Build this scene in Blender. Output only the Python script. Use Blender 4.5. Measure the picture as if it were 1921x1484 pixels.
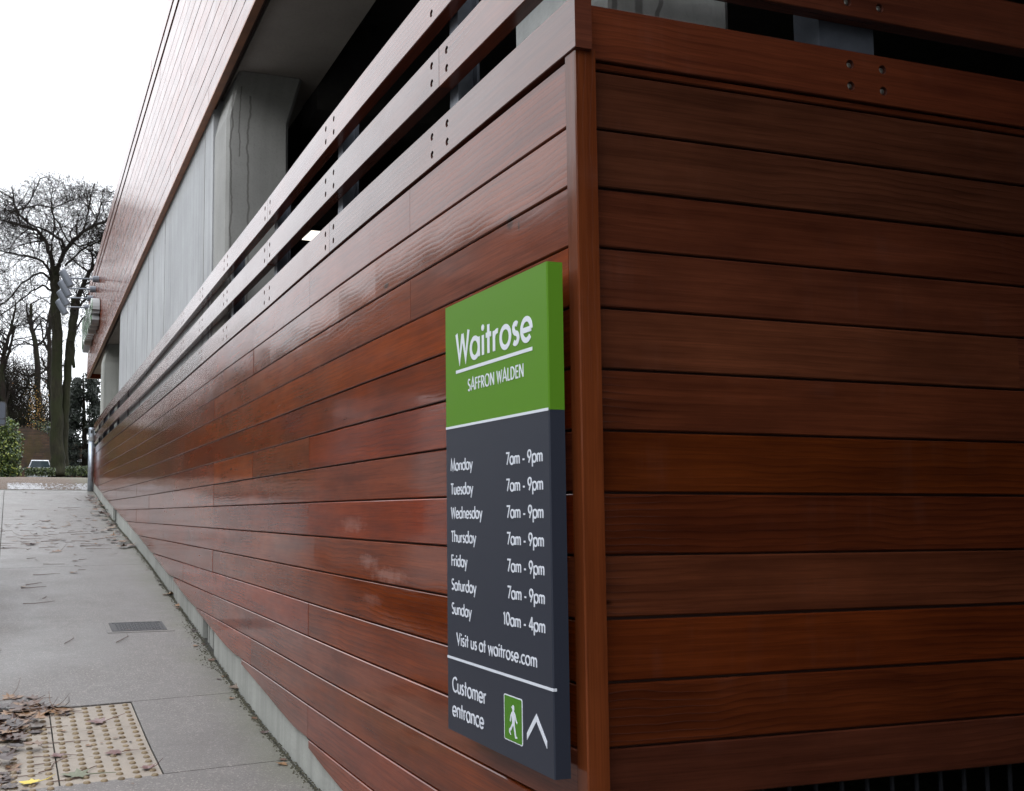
import bpy, math, random
from math import sin, cos, tan, pi, radians, hypot
from mathutils import Vector, Matrix, noise
random.seed(7)
for o in list(bpy.data.objects): bpy.data.objects.remove(o)
scene = bpy.context.scene
COL = scene.collection
EZ = 1.6                                   # eye height: all levels below are written relative to the eye and lifted by EZ

# ------------------------------------------------------------------ camera
cam = bpy.data.objects.new('camera', bpy.data.cameras.new('camera'))
COL.objects.link(cam); scene.camera = cam
F, CX, CY, W, H = 1976.0, 690.0, 782.0, 1921.0, 1484.0
PITCH = radians(5.262); YAW = radians(18.838)
cam.location = (0, 0, EZ)
cam.rotation_euler = (pi/2 + PITCH, 0, -YAW)
cam.data.sensor_width = 36; cam.data.lens = 36*F/W
cam.data.shift_x = (W/2 - CX)/W; cam.data.shift_y = (CY - H/2)/W
cam.data.clip_start = 0.05; cam.data.clip_end = 2000

# ------------------------------------------------------------------ world: overcast daylight
world = bpy.data.worlds.new('World'); scene.world = world; world.use_nodes = True
nt = world.node_tree; N = nt.nodes; L = nt.links
for n in list(N): N.remove(n)
SUN_EL, SUN_AZ = radians(24), radians(205)
sky = N.new('ShaderNodeTexSky'); sky.sky_type = 'NISHITA'; sky.sun_disc = False
sky.sun_elevation = SUN_EL; sky.sun_rotation = SUN_AZ
bg1 = N.new('ShaderNodeBackground'); bg1.inputs['Strength'].default_value = 0.06
L.new(sky.outputs[0], bg1.inputs['Color'])
# cloud layer: CIE overcast gradient (zenith about 2-3x the horizon) with soft cloud mottling
tc = N.new('ShaderNodeTexCoord'); sep = N.new('ShaderNodeSeparateXYZ'); L.new(tc.outputs['Generated'], sep.inputs[0])
mr = N.new('ShaderNodeMapRange'); mr.inputs['From Min'].default_value = 0.0; mr.inputs['From Max'].default_value = 1.0
mr.inputs['To Min'].default_value = 1.8; mr.inputs['To Max'].default_value = 5.2; L.new(sep.outputs['Z'], mr.inputs['Value'])
ns = N.new('ShaderNodeTexNoise'); ns.inputs['Scale'].default_value = 1.7; ns.inputs['Detail'].default_value = 3
L.new(tc.outputs['Generated'], ns.inputs['Vector'])
mr2 = N.new('ShaderNodeMapRange'); mr2.inputs['From Min'].default_value = .3; mr2.inputs['From Max'].default_value = .7
mr2.inputs['To Min'].default_value = .88; mr2.inputs['To Max'].default_value = 1.08; L.new(ns.outputs['Fac'], mr2.inputs['Value'])
mul = N.new('ShaderNodeMath'); mul.operation = 'MULTIPLY'; L.new(mr.outputs[0], mul.inputs[0]); L.new(mr2.outputs[0], mul.inputs[1])
bg2 = N.new('ShaderNodeBackground'); bg2.inputs['Color'].default_value = (0.93, 0.955, 1.0, 1); L.new(mul.outputs[0], bg2.inputs['Strength'])
mx = N.new('ShaderNodeMixShader'); mx.inputs[0].default_value = 0.88
L.new(bg1.outputs[0], mx.inputs[1]); L.new(bg2.outputs[0], mx.inputs[2])
wo = N.new('ShaderNodeOutputWorld'); L.new(mx.outputs[0], wo.inputs['Surface'])

# ------------------------------------------------------------------ sun (veiled by cloud) and exposure
sl = bpy.data.lights.new('sun', 'SUN'); sl.energy = 0.5; sl.angle = radians(25); sl.color = (1, .97, .92)
sun = bpy.data.objects.new('sun', sl); COL.objects.link(sun)
sd = Vector((-0.75*cos(SUN_EL), -0.65*cos(SUN_EL), sin(SUN_EL)))
sun.rotation_euler = sd.to_track_quat('Z', 'Y').to_euler(); sun.location = (-6, -4, 9)
sky.sun_rotation = math.atan2(sd.x, sd.y)
scene.view_settings.view_transform = 'Standard'; scene.view_settings.look = 'None'
scene.view_settings.gamma = 1; scene.view_settings.use_curve_mapping = False
scene.view_settings.exposure = 0.0
scene.render.engine = 'CYCLES'
scene.cycles.max_bounces = 8; scene.cycles.glossy_bounces = 4; scene.cycles.diffuse_bounces = 4

# ------------------------------------------------------------------ geometry helpers
def wr(px, py):
    u = (px-CX)/F; v = -(py-CY)/F
    Y = cos(PITCH) - sin(PITCH)*v; Z = sin(PITCH) + cos(PITCH)*v
    c, s = cos(YAW), sin(YAW)
    return Vector((u*c + Y*s, -u*s + Y*c, Z)), Y
def at(px, py, D):                         # place on the sight line at camera depth D (metres)
    r, Y = wr(px, py); p = r*(D/Y); p.z += EZ; return p
def interp(x, X, Y):
    if x <= X[0]: return Y[0] + (Y[1]-Y[0])/(X[1]-X[0])*(x-X[0])
    for i in range(len(X)-1):
        if x <= X[i+1]: return Y[i] + (Y[i+1]-Y[i])*(x-X[i])/(X[i+1]-X[i])
    return Y[-1]
GY = [-30,0,4,6.08,7.2,8.45,10.2,12.8,14.7,16,19.5,21.4,26.7,27.8,34,60,90,200]
GZ = [-1.9,-1.68,-1.62,-1.565,-1.51,-1.40,-1.186,-.93,-.724,-.60,-.29,-.10,.50,.58,1.10,2.0,2.9,5]
def gz(y): return interp(y, GY, GZ) + EZ
WYk = [-1,2.98,4,5,6.2,7.42,9.65,12.3,16.6,19,22.2,25,27.5,30]
WXk = [1.708,1.708,1.708,1.712,1.730,1.757,1.793,1.848,1.918,1.940,1.965,2.01,2.064,2.13]
def cat(x, X, Y):
    i = 0
    while i < len(X)-2 and x > X[i+1]: i += 1
    t = (x-X[i])/(X[i+1]-X[i])
    def m(j):
        if j == 0: return (Y[1]-Y[0])/(X[1]-X[0])
        if j == len(X)-1: return (Y[-1]-Y[-2])/(X[-1]-X[-2])
        return (Y[j+1]-Y[j-1])/(X[j+1]-X[j-1])
    d = X[i+1]-X[i]
    return ((2*t**3-3*t**2+1)*Y[i] + (t**3-2*t**2+t)*d*m(i) + (-2*t**3+3*t**2)*Y[i+1] + (t**3-t**2)*d*m(i+1))
def wx(y): return cat(y, WYk, WXk)
BY = [-1,3,4,5.58,6.84,8.85,11.7,13.4,18.86,27.8]
BH = [-1.62,-1.56,-1.53,-1.449,-1.305,-1.12,-.85,-.67,-.10,.80]
def hb(y): return interp(y, BY, BH) + EZ
def K(k): return (7.34-k)*0.2 + EZ         # level of board groove k
FX0, FSL = 1.63, .0168
def fx(y): return FX0 + FSL*y              # fascia plane

class MB:
    def __init__(s): s.v=[]; s.f=[]; s.uv=[]; s.mi=[]
    def face(s, pts, uvs=None, mi=0):
        i = len(s.v); s.v += [tuple(p) for p in pts]; s.f.append(tuple(range(i, i+len(pts))))
        s.uv += list(uvs) if uvs else [(p[1], p[2]) for p in pts]; s.mi.append(mi)
    def box(s, x0, x1, y0, y1, z0, z1, mi=0, uvax=None):
        P = [(x0,y0,z0),(x1,y0,z0),(x1,y1,z0),(x0,y1,z0),(x0,y0,z1),(x1,y0,z1),(x1,y1,z1),(x0,y1,z1)]
        for q in ((0,3,2,1),(4,5,6,7),(0,1,5,4),(1,2,6,5),(2,3,7,6),(3,0,4,7)):
            pts = [P[k] for k in q]
            nx = len({p[0] for p in pts}) == 1; ny = len({p[1] for p in pts}) == 1
            if uvax: uv = [uvax(p) for p in pts]
            elif nx: uv = [(p[1],p[2]) for p in pts]
            elif ny: uv = [(p[0],p[2]) for p in pts]
            else: uv = [(p[0],p[1]) for p in pts]
            s.face(pts, uv, mi)
    def tube(s, pts, rads, n=6, cap=True, mi=0):
        pts = [Vector(p) for p in pts]; rings = []
        up = Vector((0,0,1)); base = len(s.v)
        for i, p in enumerate(pts):
            d = (pts[min(i+1,len(pts)-1)] - pts[max(i-1,0)])
            if d.length < 1e-9: d = Vector((0,0,1))
            d.normalize()
            a = d.orthogonal() if abs(d.z) > .95 else d.cross(up); a.normalize(); b = d.cross(a)
            r = rads[i] if hasattr(rads, '__len__') else rads
            rings.append(len(s.v))
            for k in range(n):
                t = 2*pi*k/n; q = p + a*(r*cos(t)) + b*(r*sin(t)); s.v.append((q.x,q.y,q.z))
        for i in range(len(pts)-1):
            for k in range(n):
                k2 = (k+1)%n
                s.f.append((rings[i]+k, rings[i]+k2, rings[i+1]+k2, rings[i+1]+k)); s.mi.append(mi)
                s.uv += [(k/n,i),(k2/n,i),(k2/n,i+1),(k/n,i+1)]
        if cap:
            for R in (rings[0], rings[-1]):
                idx = tuple(range(R, R+n)); s.f.append(idx if R else idx[::-1]); s.mi.append(mi); s.uv += [(0,0)]*n
    def prism(s, poly, fn, d0, d1, mi=0):  # poly: list of 2-D points, fn(a, b, depth) -> 3-D
        fr = [fn(a,b,d1) for a,b in poly]; bk = [fn(a,b,d0) for a,b in poly]
        s.face(fr, poly, mi); s.face(bk[::-1], poly[::-1], mi)
        for i in range(len(poly)):
            j = (i+1)%len(poly)
            s.face([bk[i],bk[j],fr[j],fr[i]], [(0,0),(.1,0),(.1,.1),(0,.1)], mi)
    def build(s, name, mats, parent=None, smooth=False, weld=False):
        me = bpy.data.meshes.new(name); me.from_pydata(s.v, [], s.f)
        ul = me.uv_layers.new(name='UVMap')
        flat = [c for uv in s.uv for c in uv[:2]]
        if len(flat) == 2*len(me.loops): ul.data.foreach_set('uv', flat)
        if not isinstance(mats, (list,tuple)): mats = [mats]
        for m in mats: me.materials.append(m)
        if len(mats) > 1: me.polygons.foreach_set('material_index', s.mi)
        if smooth: me.polygons.foreach_set('use_smooth', [True]*len(s.f))
        me.update()
        o = bpy.data.objects.new(name, me); COL.objects.link(o)
        if parent: o.parent = parent; o.matrix_parent_inverse = Matrix.Translation(-parent.location) if parent.type == 'EMPTY' else Matrix.Identity(4)
        return o
def tag(o, label=None, cat=None, group=None, kind=None):
    if label: o['label'] = label
    if cat: o['category'] = cat
    if group: o['group'] = group
    if kind: o['kind'] = kind
    return o
def thing(name, label, cat, loc=(0,0,0), group=None):
    o = bpy.data.objects.new(name, None); COL.objects.link(o); o.location = loc
    o.empty_display_size = .2
    return tag(o, label, cat, group)

# ------------------------------------------------------------------ materials
def newmat(name):
    m = bpy.data.materials.new(name); m.use_nodes = True
    nt = m.node_tree; b = nt.nodes['Principled BSDF']
    return m, nt, b
class G:                                    # tiny node-graph helper
    def __init__(s, nt): s.nt = nt
    def n(s, t, **kw):
        n = s.nt.nodes.new(t)
        for k, v in kw.items(): setattr(n, k, v)
        return n
    def set(s, sock, v):
        if isinstance(v, bpy.types.NodeSocket): s.nt.links.new(v, sock)
        else: sock.default_value = v
    def math(s, op, a, b=0.0, c=0.0):
        n = s.n('ShaderNodeMath', operation=op); s.set(n.inputs[0], a); s.set(n.inputs[1], b); s.set(n.inputs[2], c); return n.outputs[0]
    def mix(s, f, a, b, mode='MIX'):
        n = s.n('ShaderNodeMix', data_type='RGBA', blend_type=mode)
        s.set(n.inputs[0], f); s.set(n.inputs[6], a); s.set(n.inputs[7], b); return n.outputs[2]
    def rng(s, v, a, b, c, d):
        n = s.n('ShaderNodeMapRange'); s.set(n.inputs[0], v)
        for i, q in enumerate((a,b,c,d)): n.inputs[i+1].default_value = q
        return n.outputs[0]
    def comb(s, x, y, z=0.0):
        n = s.n('ShaderNodeCombineXYZ'); s.set(n.inputs[0], x); s.set(n.inputs[1], y); s.set(n.inputs[2], z); return n.outputs[0]
    def noise(s, vec, scale, detail=2, rough=.5, dist=0.0):
        n = s.n('ShaderNodeTexNoise'); s.set(n.inputs['Vector'], vec); n.inputs['Scale'].default_value = scale
        n.inputs['Detail'].default_value = detail; n.inputs['Roughness'].default_value = rough; n.inputs['Distortion'].default_value = dist
        return n.outputs['Fac']
    def bump(s, h, dist, strength=1.0):
        n = s.n('ShaderNodeBump'); s.set(n.inputs['Height'], h); n.inputs['Distance'].default_value = dist; n.inputs['Strength'].default_value = strength
        return n.outputs[0]
    def uv(s):
        n = s.n('ShaderNodeUVMap'); n.uv_map = 'UVMap'; x = s.n('ShaderNodeSeparateXYZ'); s.nt.links.new(n.outputs[0], x.inputs[0]); return x.outputs[0], x.outputs[1]
    def pos(s):
        n = s.n('ShaderNodeNewGeometry'); x = s.n('ShaderNodeSeparateXYZ'); s.nt.links.new(n.outputs['Position'], x.inputs[0]); return x.outputs[0], x.outputs[1], x.outputs[2], n.outputs['Position']
    def rand(s): return s.n('ShaderNodeObjectInfo').outputs['Random']
def rgb(r,g,b): return (r,g,b,1)

def wood(name, light, dark, rough=.42, coat=.55, coatr=.10, bump=.0012, ringdark=.50, finedark=.42, streak=.07, marks=False, var=(.74,1.22)):
    m, nt, b = newmat(name); g = G(nt)
    u, v = g.uv(); r = g.rand()
    u2 = g.math('ADD', u, g.math('MULTIPLY', r, 53.7))
    r2 = g.math('FRACT', g.math('MULTIPLY', r, 17.31)); r3 = g.math('FRACT', g.math('MULTIPLY', r, 91.7))
    # flat-sawn figure: stretched rings whose centre wanders off the board
    pp = g.math('PINGPONG', u2, 1.15)
    wob = g.noise(g.comb(g.math('MULTIPLY', u2, 1.1), v, r), 1.6, 3)
    rx = g.math('MULTIPLY', pp, .085)
    ry = g.math('ADD', g.math('ADD', v, g.math('MULTIPLY', g.math('SUBTRACT', r2, .5), .5)), g.math('MULTIPLY', g.math('SUBTRACT', wob, .5), .09))
    wv = g.n('ShaderNodeTexWave', wave_type='RINGS', rings_direction='Z', wave_profile='SAW')
    g.set(wv.inputs['Vector'], g.comb(rx, ry, 0)); wv.inputs['Scale'].default_value = 13; wv.inputs['Distortion'].default_value = 1.6
    wv.inputs['Detail'].default_value = 2; wv.inputs['Detail Scale'].default_value = 1.3
    ring = wv.outputs['Fac']
    amt = g.rng(g.noise(g.comb(g.math('MULTIPLY', u2, .5), v, r3), 1.2, 1), .42, .60, .10, 1.0)
    ringm = g.math('MULTIPLY', g.math('POWER', ring, 3.0), amt)
    fine = g.noise(g.comb(g.math('MULTIPLY', u2, 4.0), g.math('MULTIPLY', v, 170), 0), 1, 3, .6)
    big = g.math('ADD', g.math('MULTIPLY', g.noise(g.comb(g.math('MULTIPLY', u2, 1.3), g.math('MULTIPLY', v, 3.5), r), 1.0, 4, .65), .5), g.math('MULTIPLY', g.noise(g.comb(g.math('MULTIPLY', u2, .9), g.math('MULTIPLY', v, 32), r), 1.0, 4, .65), .5))
    col = g.mix(g.rng(big, .38, .62, 0, 1), dark, light)
    col = g.mix(g.rng(fine, .42, .68, .0, finedark), col, rgb(*[c*.45 for c in dark[:3]]))
    col = g.mix(g.math('MULTIPLY', ringm, ringdark), col, rgb(*[c*.25 for c in dark[:3]]))
    kn = g.n('ShaderNodeTexVoronoi'); g.set(kn.inputs['Vector'], g.comb(g.math('MULTIPLY', u2, .55), g.math('MULTIPLY', v, 1.5), r)); kn.inputs['Scale'].default_value = 1.6
    knm = g.rng(g.math('ADD', kn.outputs['Distance'], g.math('MULTIPLY', g.math('SUBTRACT', wob, .5), .05)), .018, .034, .85, 0)
    col = g.mix(knm, col, rgb(*[c*.22 for c in dark[:3]]))
    val = g.rng(r3, 0, 1, var[0], var[1])
    hs = g.n('ShaderNodeHueSaturation'); g.set(hs.inputs['Color'], col); g.set(hs.inputs['Value'], val)
    g.set(hs.inputs['Hue'], g.rng(r2, 0, 1, .497, .504)); g.set(hs.inputs['Saturation'], g.rng(r, 0, 1, .9, 1.05))
    # drips and dried rain: streaks down the face
    st = g.noise(g.comb(g.math('MULTIPLY', u2, 9), g.math('MULTIPLY', v, .7), 3.3), 1, 4, .65)
    blot = g.noise(g.comb(g.math('MULTIPLY', u2, 1.7), g.math('MULTIPLY', v, 4), 9.1), 1.0, 3, .6)
    wm = g.math('MULTIPLY', g.rng(st, .50, .66, 0, 1), g.rng(blot, .5, .68, 0, 1))
    c3 = g.mix(g.math('MULTIPLY', wm, streak), hs.outputs[0], rgb(.30,.19,.17))
    if marks:                                # rubbed pale scuffs and one dark resin knot
        px_, py_, pz_, pp_ = g.pos(); sn = g.noise(pp_, 14, 5, .7); tot = None
        for (yc, zc, ry_, rz_, k_) in ((5.28,EZ-.055,.20,.040,.4),(5.02,EZ-.235,.14,.035,.55),(4.72,EZ-.29,.24,.035,.55),(4.95,EZ-.42,.14,.03,.3)):
            d_ = g.math('SQRT', g.math('ADD', g.math('POWER', g.math('DIVIDE', g.math('SUBTRACT', py_, yc), ry_), 2.0), g.math('POWER', g.math('DIVIDE', g.math('SUBTRACT', pz_, zc), rz_), 2.0)))
            q_ = g.math('MULTIPLY', g.rng(g.math('ADD', d_, g.math('MULTIPLY', g.math('SUBTRACT', g.math('ADD', g.math('MULTIPLY', sn, .5), g.math('MULTIPLY', g.noise(g.comb(g.math('MULTIPLY', py_, 8), 0.0, g.math('MULTIPLY', pz_, 70)), 1, 4, .7), .5)), .5), 4.0)), .2, 1.2, 1, 0), k_)
            tot = q_ if tot is None else g.math('MAXIMUM', tot, q_)
        c3 = g.mix(g.math('MULTIPLY', tot, .6), c3, rgb(.36,.22,.19))
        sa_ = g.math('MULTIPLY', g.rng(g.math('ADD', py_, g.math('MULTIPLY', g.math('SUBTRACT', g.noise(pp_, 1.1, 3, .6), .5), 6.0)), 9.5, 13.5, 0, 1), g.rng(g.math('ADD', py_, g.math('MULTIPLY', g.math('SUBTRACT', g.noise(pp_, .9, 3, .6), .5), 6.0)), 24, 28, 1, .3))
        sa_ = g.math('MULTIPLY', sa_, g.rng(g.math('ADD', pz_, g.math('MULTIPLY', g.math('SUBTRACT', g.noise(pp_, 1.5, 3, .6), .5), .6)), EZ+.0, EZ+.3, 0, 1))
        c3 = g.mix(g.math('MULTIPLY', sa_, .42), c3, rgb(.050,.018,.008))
        for (yc, zc, ry_, rz_) in ((3.40,EZ+1.06,.028,.03),(3.33,EZ+1.03,.008,.022)):
            d_ = g.math('SQRT', g.math('ADD', g.math('POWER', g.math('DIVIDE', g.math('SUBTRACT', py_, yc), ry_), 2.0), g.math('POWER', g.math('DIVIDE', g.math('SUBTRACT', pz_, zc), rz_), 2.0)))
            c3 = g.mix(g.rng(g.math('ADD', d_, g.math('MULTIPLY', g.math('SUBTRACT', sn, .5), 1.2)), .4, 1.1, .85, 0), c3, rgb(.03,.012,.008))
    nt.links.new(c3, b.inputs['Base Color'])
    g.set(b.inputs['Roughness'], g.math('ADD', g.rng(blot, .3, .7, rough-.07, rough+.10), g.math('MULTIPLY', wm, .15)))
    b.inputs['Coat Weight'].default_value = coat; b.inputs['Coat Roughness'].default_value = coatr; b.inputs['Coat IOR'].default_value = 1.5; b.inputs['Specular IOR Level'].default_value = .02
    hgt = g.math('ADD', g.math('MULTIPLY', fine, .35), g.math('MULTIPLY', ringm, -.8))
    wav = g.noise(g.comb(g.math('MULTIPLY', u2, 2.2), g.math('MULTIPLY', v, 9), 1.0), 1, 2)
    hgt = g.math('ADD', hgt, g.math('MULTIPLY', wav, 1.1))
    bm = g.bump(hgt, bump, .8); nt.links.new(bm, b.inputs['Normal']); 
    nt.links.new(g.bump(g.math('ADD', g.math('MULTIPLY', wav, 1.6), g.math('MULTIPLY', ringm, -.5)), bump*.4, .8), b.inputs['Coat Normal'])
    return m
M = {}
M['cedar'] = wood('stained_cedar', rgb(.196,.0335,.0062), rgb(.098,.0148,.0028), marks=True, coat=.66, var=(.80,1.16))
M['cedar_upper'] = wood('stained_cedar_upper', rgb(.19,.045,.017), rgb(.09,.02,.008), coat=.50, streak=.05, var=(.9,1.1))
M['cedar_shaded'] = wood('stained_cedar_shaded', rgb(.100,.0235,.0078), rgb(.048,.0108,.0040), streak=.03, var=(.72,1.15), coat=.4, ringdark=.42, finedark=.3)  # same cedar, base colour darkened to stand in for the driveway's shade
M['cedar_post'] = wood('stained_cedar_post', rgb(.165,.042,.015), rgb(.100,.024,.009), ringdark=.12, finedark=.25, streak=.04)
M['beam'] = wood('stained_beam', rgb(.125,.030,.012), rgb(.068,.016,.0075), rough=.38, streak=.04, ringdark=.4, finedark=.3, coat=.85, coatr=.15)

def plain(name, col, rough=.5, metal=0, spec=.5, coat=0, noise_amt=0.0, nscale=8, bump=0, bscale=60):
    m, nt, b = newmat(name); g = G(nt)
    b.inputs['Roughness'].default_value = rough; b.inputs['Metallic'].default_value = metal
    b.inputs['Specular IOR Level'].default_value = spec; b.inputs['Coat Weight'].default_value = coat
    x,y,z,p = g.pos()
    if noise_amt:
        nz = g.noise(p, nscale, 4, .6)
        c = g.mix(g.rng(nz, .3, .7, 0, 1), rgb(*[q*(1-noise_amt) for q in col]), rgb(*[min(1,q*(1+noise_amt)) for q in col]))
        nt.links.new(c, b.inputs['Base Color'])
    else: b.inputs['Base Color'].default_value = rgb(*col)
    if bump: nt.links.new(g.bump(g.noise(p, bscale, 3), bump), b.inputs['Normal'])
    return m
M['backing'] = plain('dark_batten_void', (.035,.014,.009), .85)
M['steel'] = plain('painted_steel', (.075,.085,.105), .35, .3, noise_amt=.15, nscale=20)
M['galv'] = plain('galvanised_steel', (.36,.40,.45), .38, .75, noise_amt=.18, nscale=14)
M['galvlight'] = plain('grey_lamp_paint', (.12,.135,.16), .45, .2)
M['bolt'] = plain('bolt_steel', (.22,.21,.19), .35, .8)
M['rail'] = plain('railing_black', (.006,.007,.010), .6, spec=.2)
M['black'] = plain('black_plastic', (.015,.015,.016), .35)
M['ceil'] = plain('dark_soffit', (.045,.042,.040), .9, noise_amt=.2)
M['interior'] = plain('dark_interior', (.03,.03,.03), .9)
M['green'] = plain('sign_green', (.078,.192,.013), .45, spec=.12)
M['slate'] = plain('sign_slate', (.021,.024,.036), .42, spec=.3)
M['white'] = plain('sign_white', (.56,.585,.64), .45)
M['picto'] = plain('pictogram_green', (.05,.165,.007), .4, spec=.3)

def concrete(name, c1, c2, rough=.8, streak=.5, drips=None, bump=.002):
    m, nt, b = newmat(name); g = G(nt)
    x,y,z,p = g.pos()
    n1 = g.noise(p, 1.3, 5, .6); n2 = g.noise(p, 45, 3, .6)
    st = g.noise(g.comb(g.math('MULTIPLY', g.math('ADD', x, y), 7.0), 0.0, g.math('MULTIPLY', z, .35)), 1.0, 4, .6)
    c = g.mix(g.rng(n1, .3, .7, 0, 1), c1, c2)
    c = g.mix(g.math('MULTIPLY', g.rng(st, .45, .75, 0, 1), streak), c, rgb(*[q*.55 for q in c1[:3]]))
    c = g.mix(g.rng(n2, .5, .8, 0, .3), c, rgb(*[q*.6 for q in c1[:3]]))
    if drips:                                # dried run marks, each with its own wandering line
        tot = None
        for (x0, zt, zb, w) in drips:
            wob = g.math('MULTIPLY', g.math('SUBTRACT', g.noise(g.comb(0.0, x0*9.0, g.math('MULTIPLY', z, 2.4)), 1.0, 4, .6), .5), .12)
            d = g.math('ABSOLUTE', g.math('SUBTRACT', g.math('SUBTRACT', x, x0), wob))
            k = g.rng(d, w*.6, w, 1, 0)
            k = g.math('MULTIPLY', k, g.math('MULTIPLY', g.math('LESS_THAN', z, zt), g.math('GREATER_THAN', z, zb)))
            tot = k if tot is None else g.math('MAXIMUM', tot, k)
        c = g.mix(g.math('MULTIPLY', tot, .62), c, rgb(.06,.055,.048))
    nt.links.new(c, b.inputs['Base Color']); b.inputs['Roughness'].default_value = rough
    nt.links.new(g.bump(g.math('ADD', n2, g.math('MULTIPLY', n1, 2)), bump), b.inputs['Normal'])
    return m
M['conc'] = concrete('precast_concrete', rgb(.29,.297,.305), rgb(.37,.38,.39), streak=.5)
M['colconc'] = concrete('column_concrete', rgb(.19,.19,.18), rgb(.27,.27,.258), streak=.3,
                        drips=[(1.80,5.70,3.0,.011),(1.845,5.66,3.0,.008),(1.93,5.62,3.0,.010),(2.00,5.68,5.0,.008),(2.09,5.60,3.0,.012)])
M['colconc2'] = concrete('column_concrete_pale', rgb(.38,.40,.39), rgb(.50,.52,.51), streak=.5,
                         drips=[(2.02,5,2,.014),(2.12,5,2.0,.02),(2.2,5,2,.012)])
M['soffit'] = concrete('beam_soffit', rgb(.25,.225,.20), rgb(.33,.30,.27), streak=0)
M['plinth'] = concrete('plinth_concrete', rgb(.24,.245,.225), rgb(.34,.345,.32), streak=.6)

def paving(name, c1, c2, wet=.5, speck=.5):
    m, nt, b = newmat(name); g = G(nt)
    x,y,z,p = g.pos()
    n1 = g.noise(p, .9, 5, .6); n3 = g.noise(p, 5, 4, .7)
    vo = g.n('ShaderNodeTexVoronoi'); g.set(vo.inputs['Vector'], p); vo.inputs['Scale'].default_value = 120
    sp = g.n('ShaderNodeSeparateColor'); nt.links.new(vo.outputs['Color'], sp.inputs[0])
    fine = g.noise(p, 300, 2, .7)
    c = g.mix(g.rng(n1, .3, .7, 0, 1), c1, c2)
    c = g.mix(g.rng(n3, .45, .75, 0, .35), c, rgb(*[q*.6 for q in c1[:3]]))
    c = g.mix(g.math('MULTIPLY', g.rng(sp.outputs[0], .86, .92, 0, 1), speck), c, rgb(.42,.38,.35))
    c = g.mix(g.math('MULTIPLY', g.rng(sp.outputs[1], .84, .9, 0, 1), speck), c, rgb(.05,.045,.045))
    c = g.mix(g.rng(fine, .4, .7, 0, .45), c, rgb(*[q*.5 for q in c1[:3]]))
    # algae and damp along the foot of the wall
    wl = g.math('SUBTRACT', g.math('ADD', 1.72, g.math('MULTIPLY', y, .0125)), x)
    al = g.math('MULTIPLY', g.rng(g.math('ADD', wl, g.math('MULTIPLY', g.math('SUBTRACT', g.noise(p, 2.2, 4, .6), .5), .7)), .0, .42, 1, 0), .7)
    c = g.mix(al, c, rgb(.085,.085,.055))
    nt.links.new(c, b.inputs['Base Color'])
    damp = g.rng(g.noise(g.comb(g.math('MULTIPLY', x, 1.3), g.math('MULTIPLY', y, .45), 2.0), 1.0, 4, .6), .45, .62, 0, 1)
    c = g.mix(g.math('MULTIPLY', damp, .28), c, rgb(*[q*.55 for q in c1[:3]])); nt.links.new(c, b.inputs['Base Color'])
    g.set(b.inputs['Roughness'], g.math('SUBTRACT', g.rng(n1, .32, .68, .24 + .3*(1-wet), .48 + .3*(1-wet)), g.math('MULTIPLY', damp, .10)))
    b.inputs['Specular IOR Level'].default_value = .5
    nt.links.new(g.bump(g.math('ADD', g.math('MULTIPLY', fine, .6), g.math('ADD', g.math('MULTIPLY', sp.outputs[0], .25), g.math('MULTIPLY', n3, 1.5))), .0022), b.inputs['Normal'])
    return m
M['pave'] = paving('brushed_concrete_paving', rgb(.108,.099,.092), rgb(.152,.141,.133))
M['tactile'] = paving('buff_tactile_concrete', rgb(.22,.185,.145), rgb(.33,.285,.235), wet=.35, speck=.12)
M['dome'] = plain('worn_buff_stud', (.155,.112,.06), .6, noise_amt=.35, nscale=12)
M['joint'] = plain('joint_dirt', (.028,.027,.022), .95, noise_amt=.4, nscale=40, bump=.01)
M['asphalt'] = paving('asphalt', rgb(.04,.04,.041), rgb(.055,.055,.055), wet=.6, speck=.5)
M['lane'] = paving('gritty_lane_surface', rgb(.070,.043,.026), rgb(.105,.070,.046), wet=-1.2, speck=.6)
M['grass'] = plain('rough_grass', (.05,.06,.025), .9, noise_amt=.5, nscale=3, bump=.05, bscale=20)
M['whitegrit'] = plain('wet_white_grit', (.26,.26,.27), .4, noise_amt=.3, nscale=60)

# ------------------------------------------------------------------ ground and surfaces
def sheet(name, xs, ys, zf, mat, **kw):
    mb = MB()
    for i in range(len(xs)-1):
        for j in range(len(ys)-1):
            pts = [(xs[i],ys[j]),(xs[i+1],ys[j]),(xs[i+1],ys[j+1]),(xs[i],ys[j+1])]
            mb.face([(a,c,zf(a,c)) for a,c in pts], pts)
    return tag(mb.build(name, mat), **kw)
ys = sorted(set([-60,-30,-10,0,2,4,5,6.08,6.6,7.2,7.8,8.45,9.3,10.2,11.5,12.8,14.7,16,17.7,19.5,21.4,24,26.7,27.8,30,32,34,40,50,60,75,90,130,200,400,900]))
sheet('ground', [-500,-120,-40,-12,-8.6,12,60,500], ys, lambda x,y: gz(y)-.16 if y < 28 else gz(y)-.03, M['grass'], kind='structure')
sheet('road', [-8,-5,-3,-.42], [y for y in ys if y <= 34.1], lambda x,y: gz(y)-.11, M['asphalt'], kind='structure')
sheet('lane', [-12,-6,-2,0,1,2,3,6,12,24], [28.0,29,30,31,32,33,34,36,40,46,52,60,66], lambda x,y: gz(y)-.012, M['lane'], kind='structure')
sheet('driveway', [2.0,6,14], [-12,-6,0,2,4], lambda x,y: EZ-1.74, M['asphalt'], kind='structure')

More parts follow.
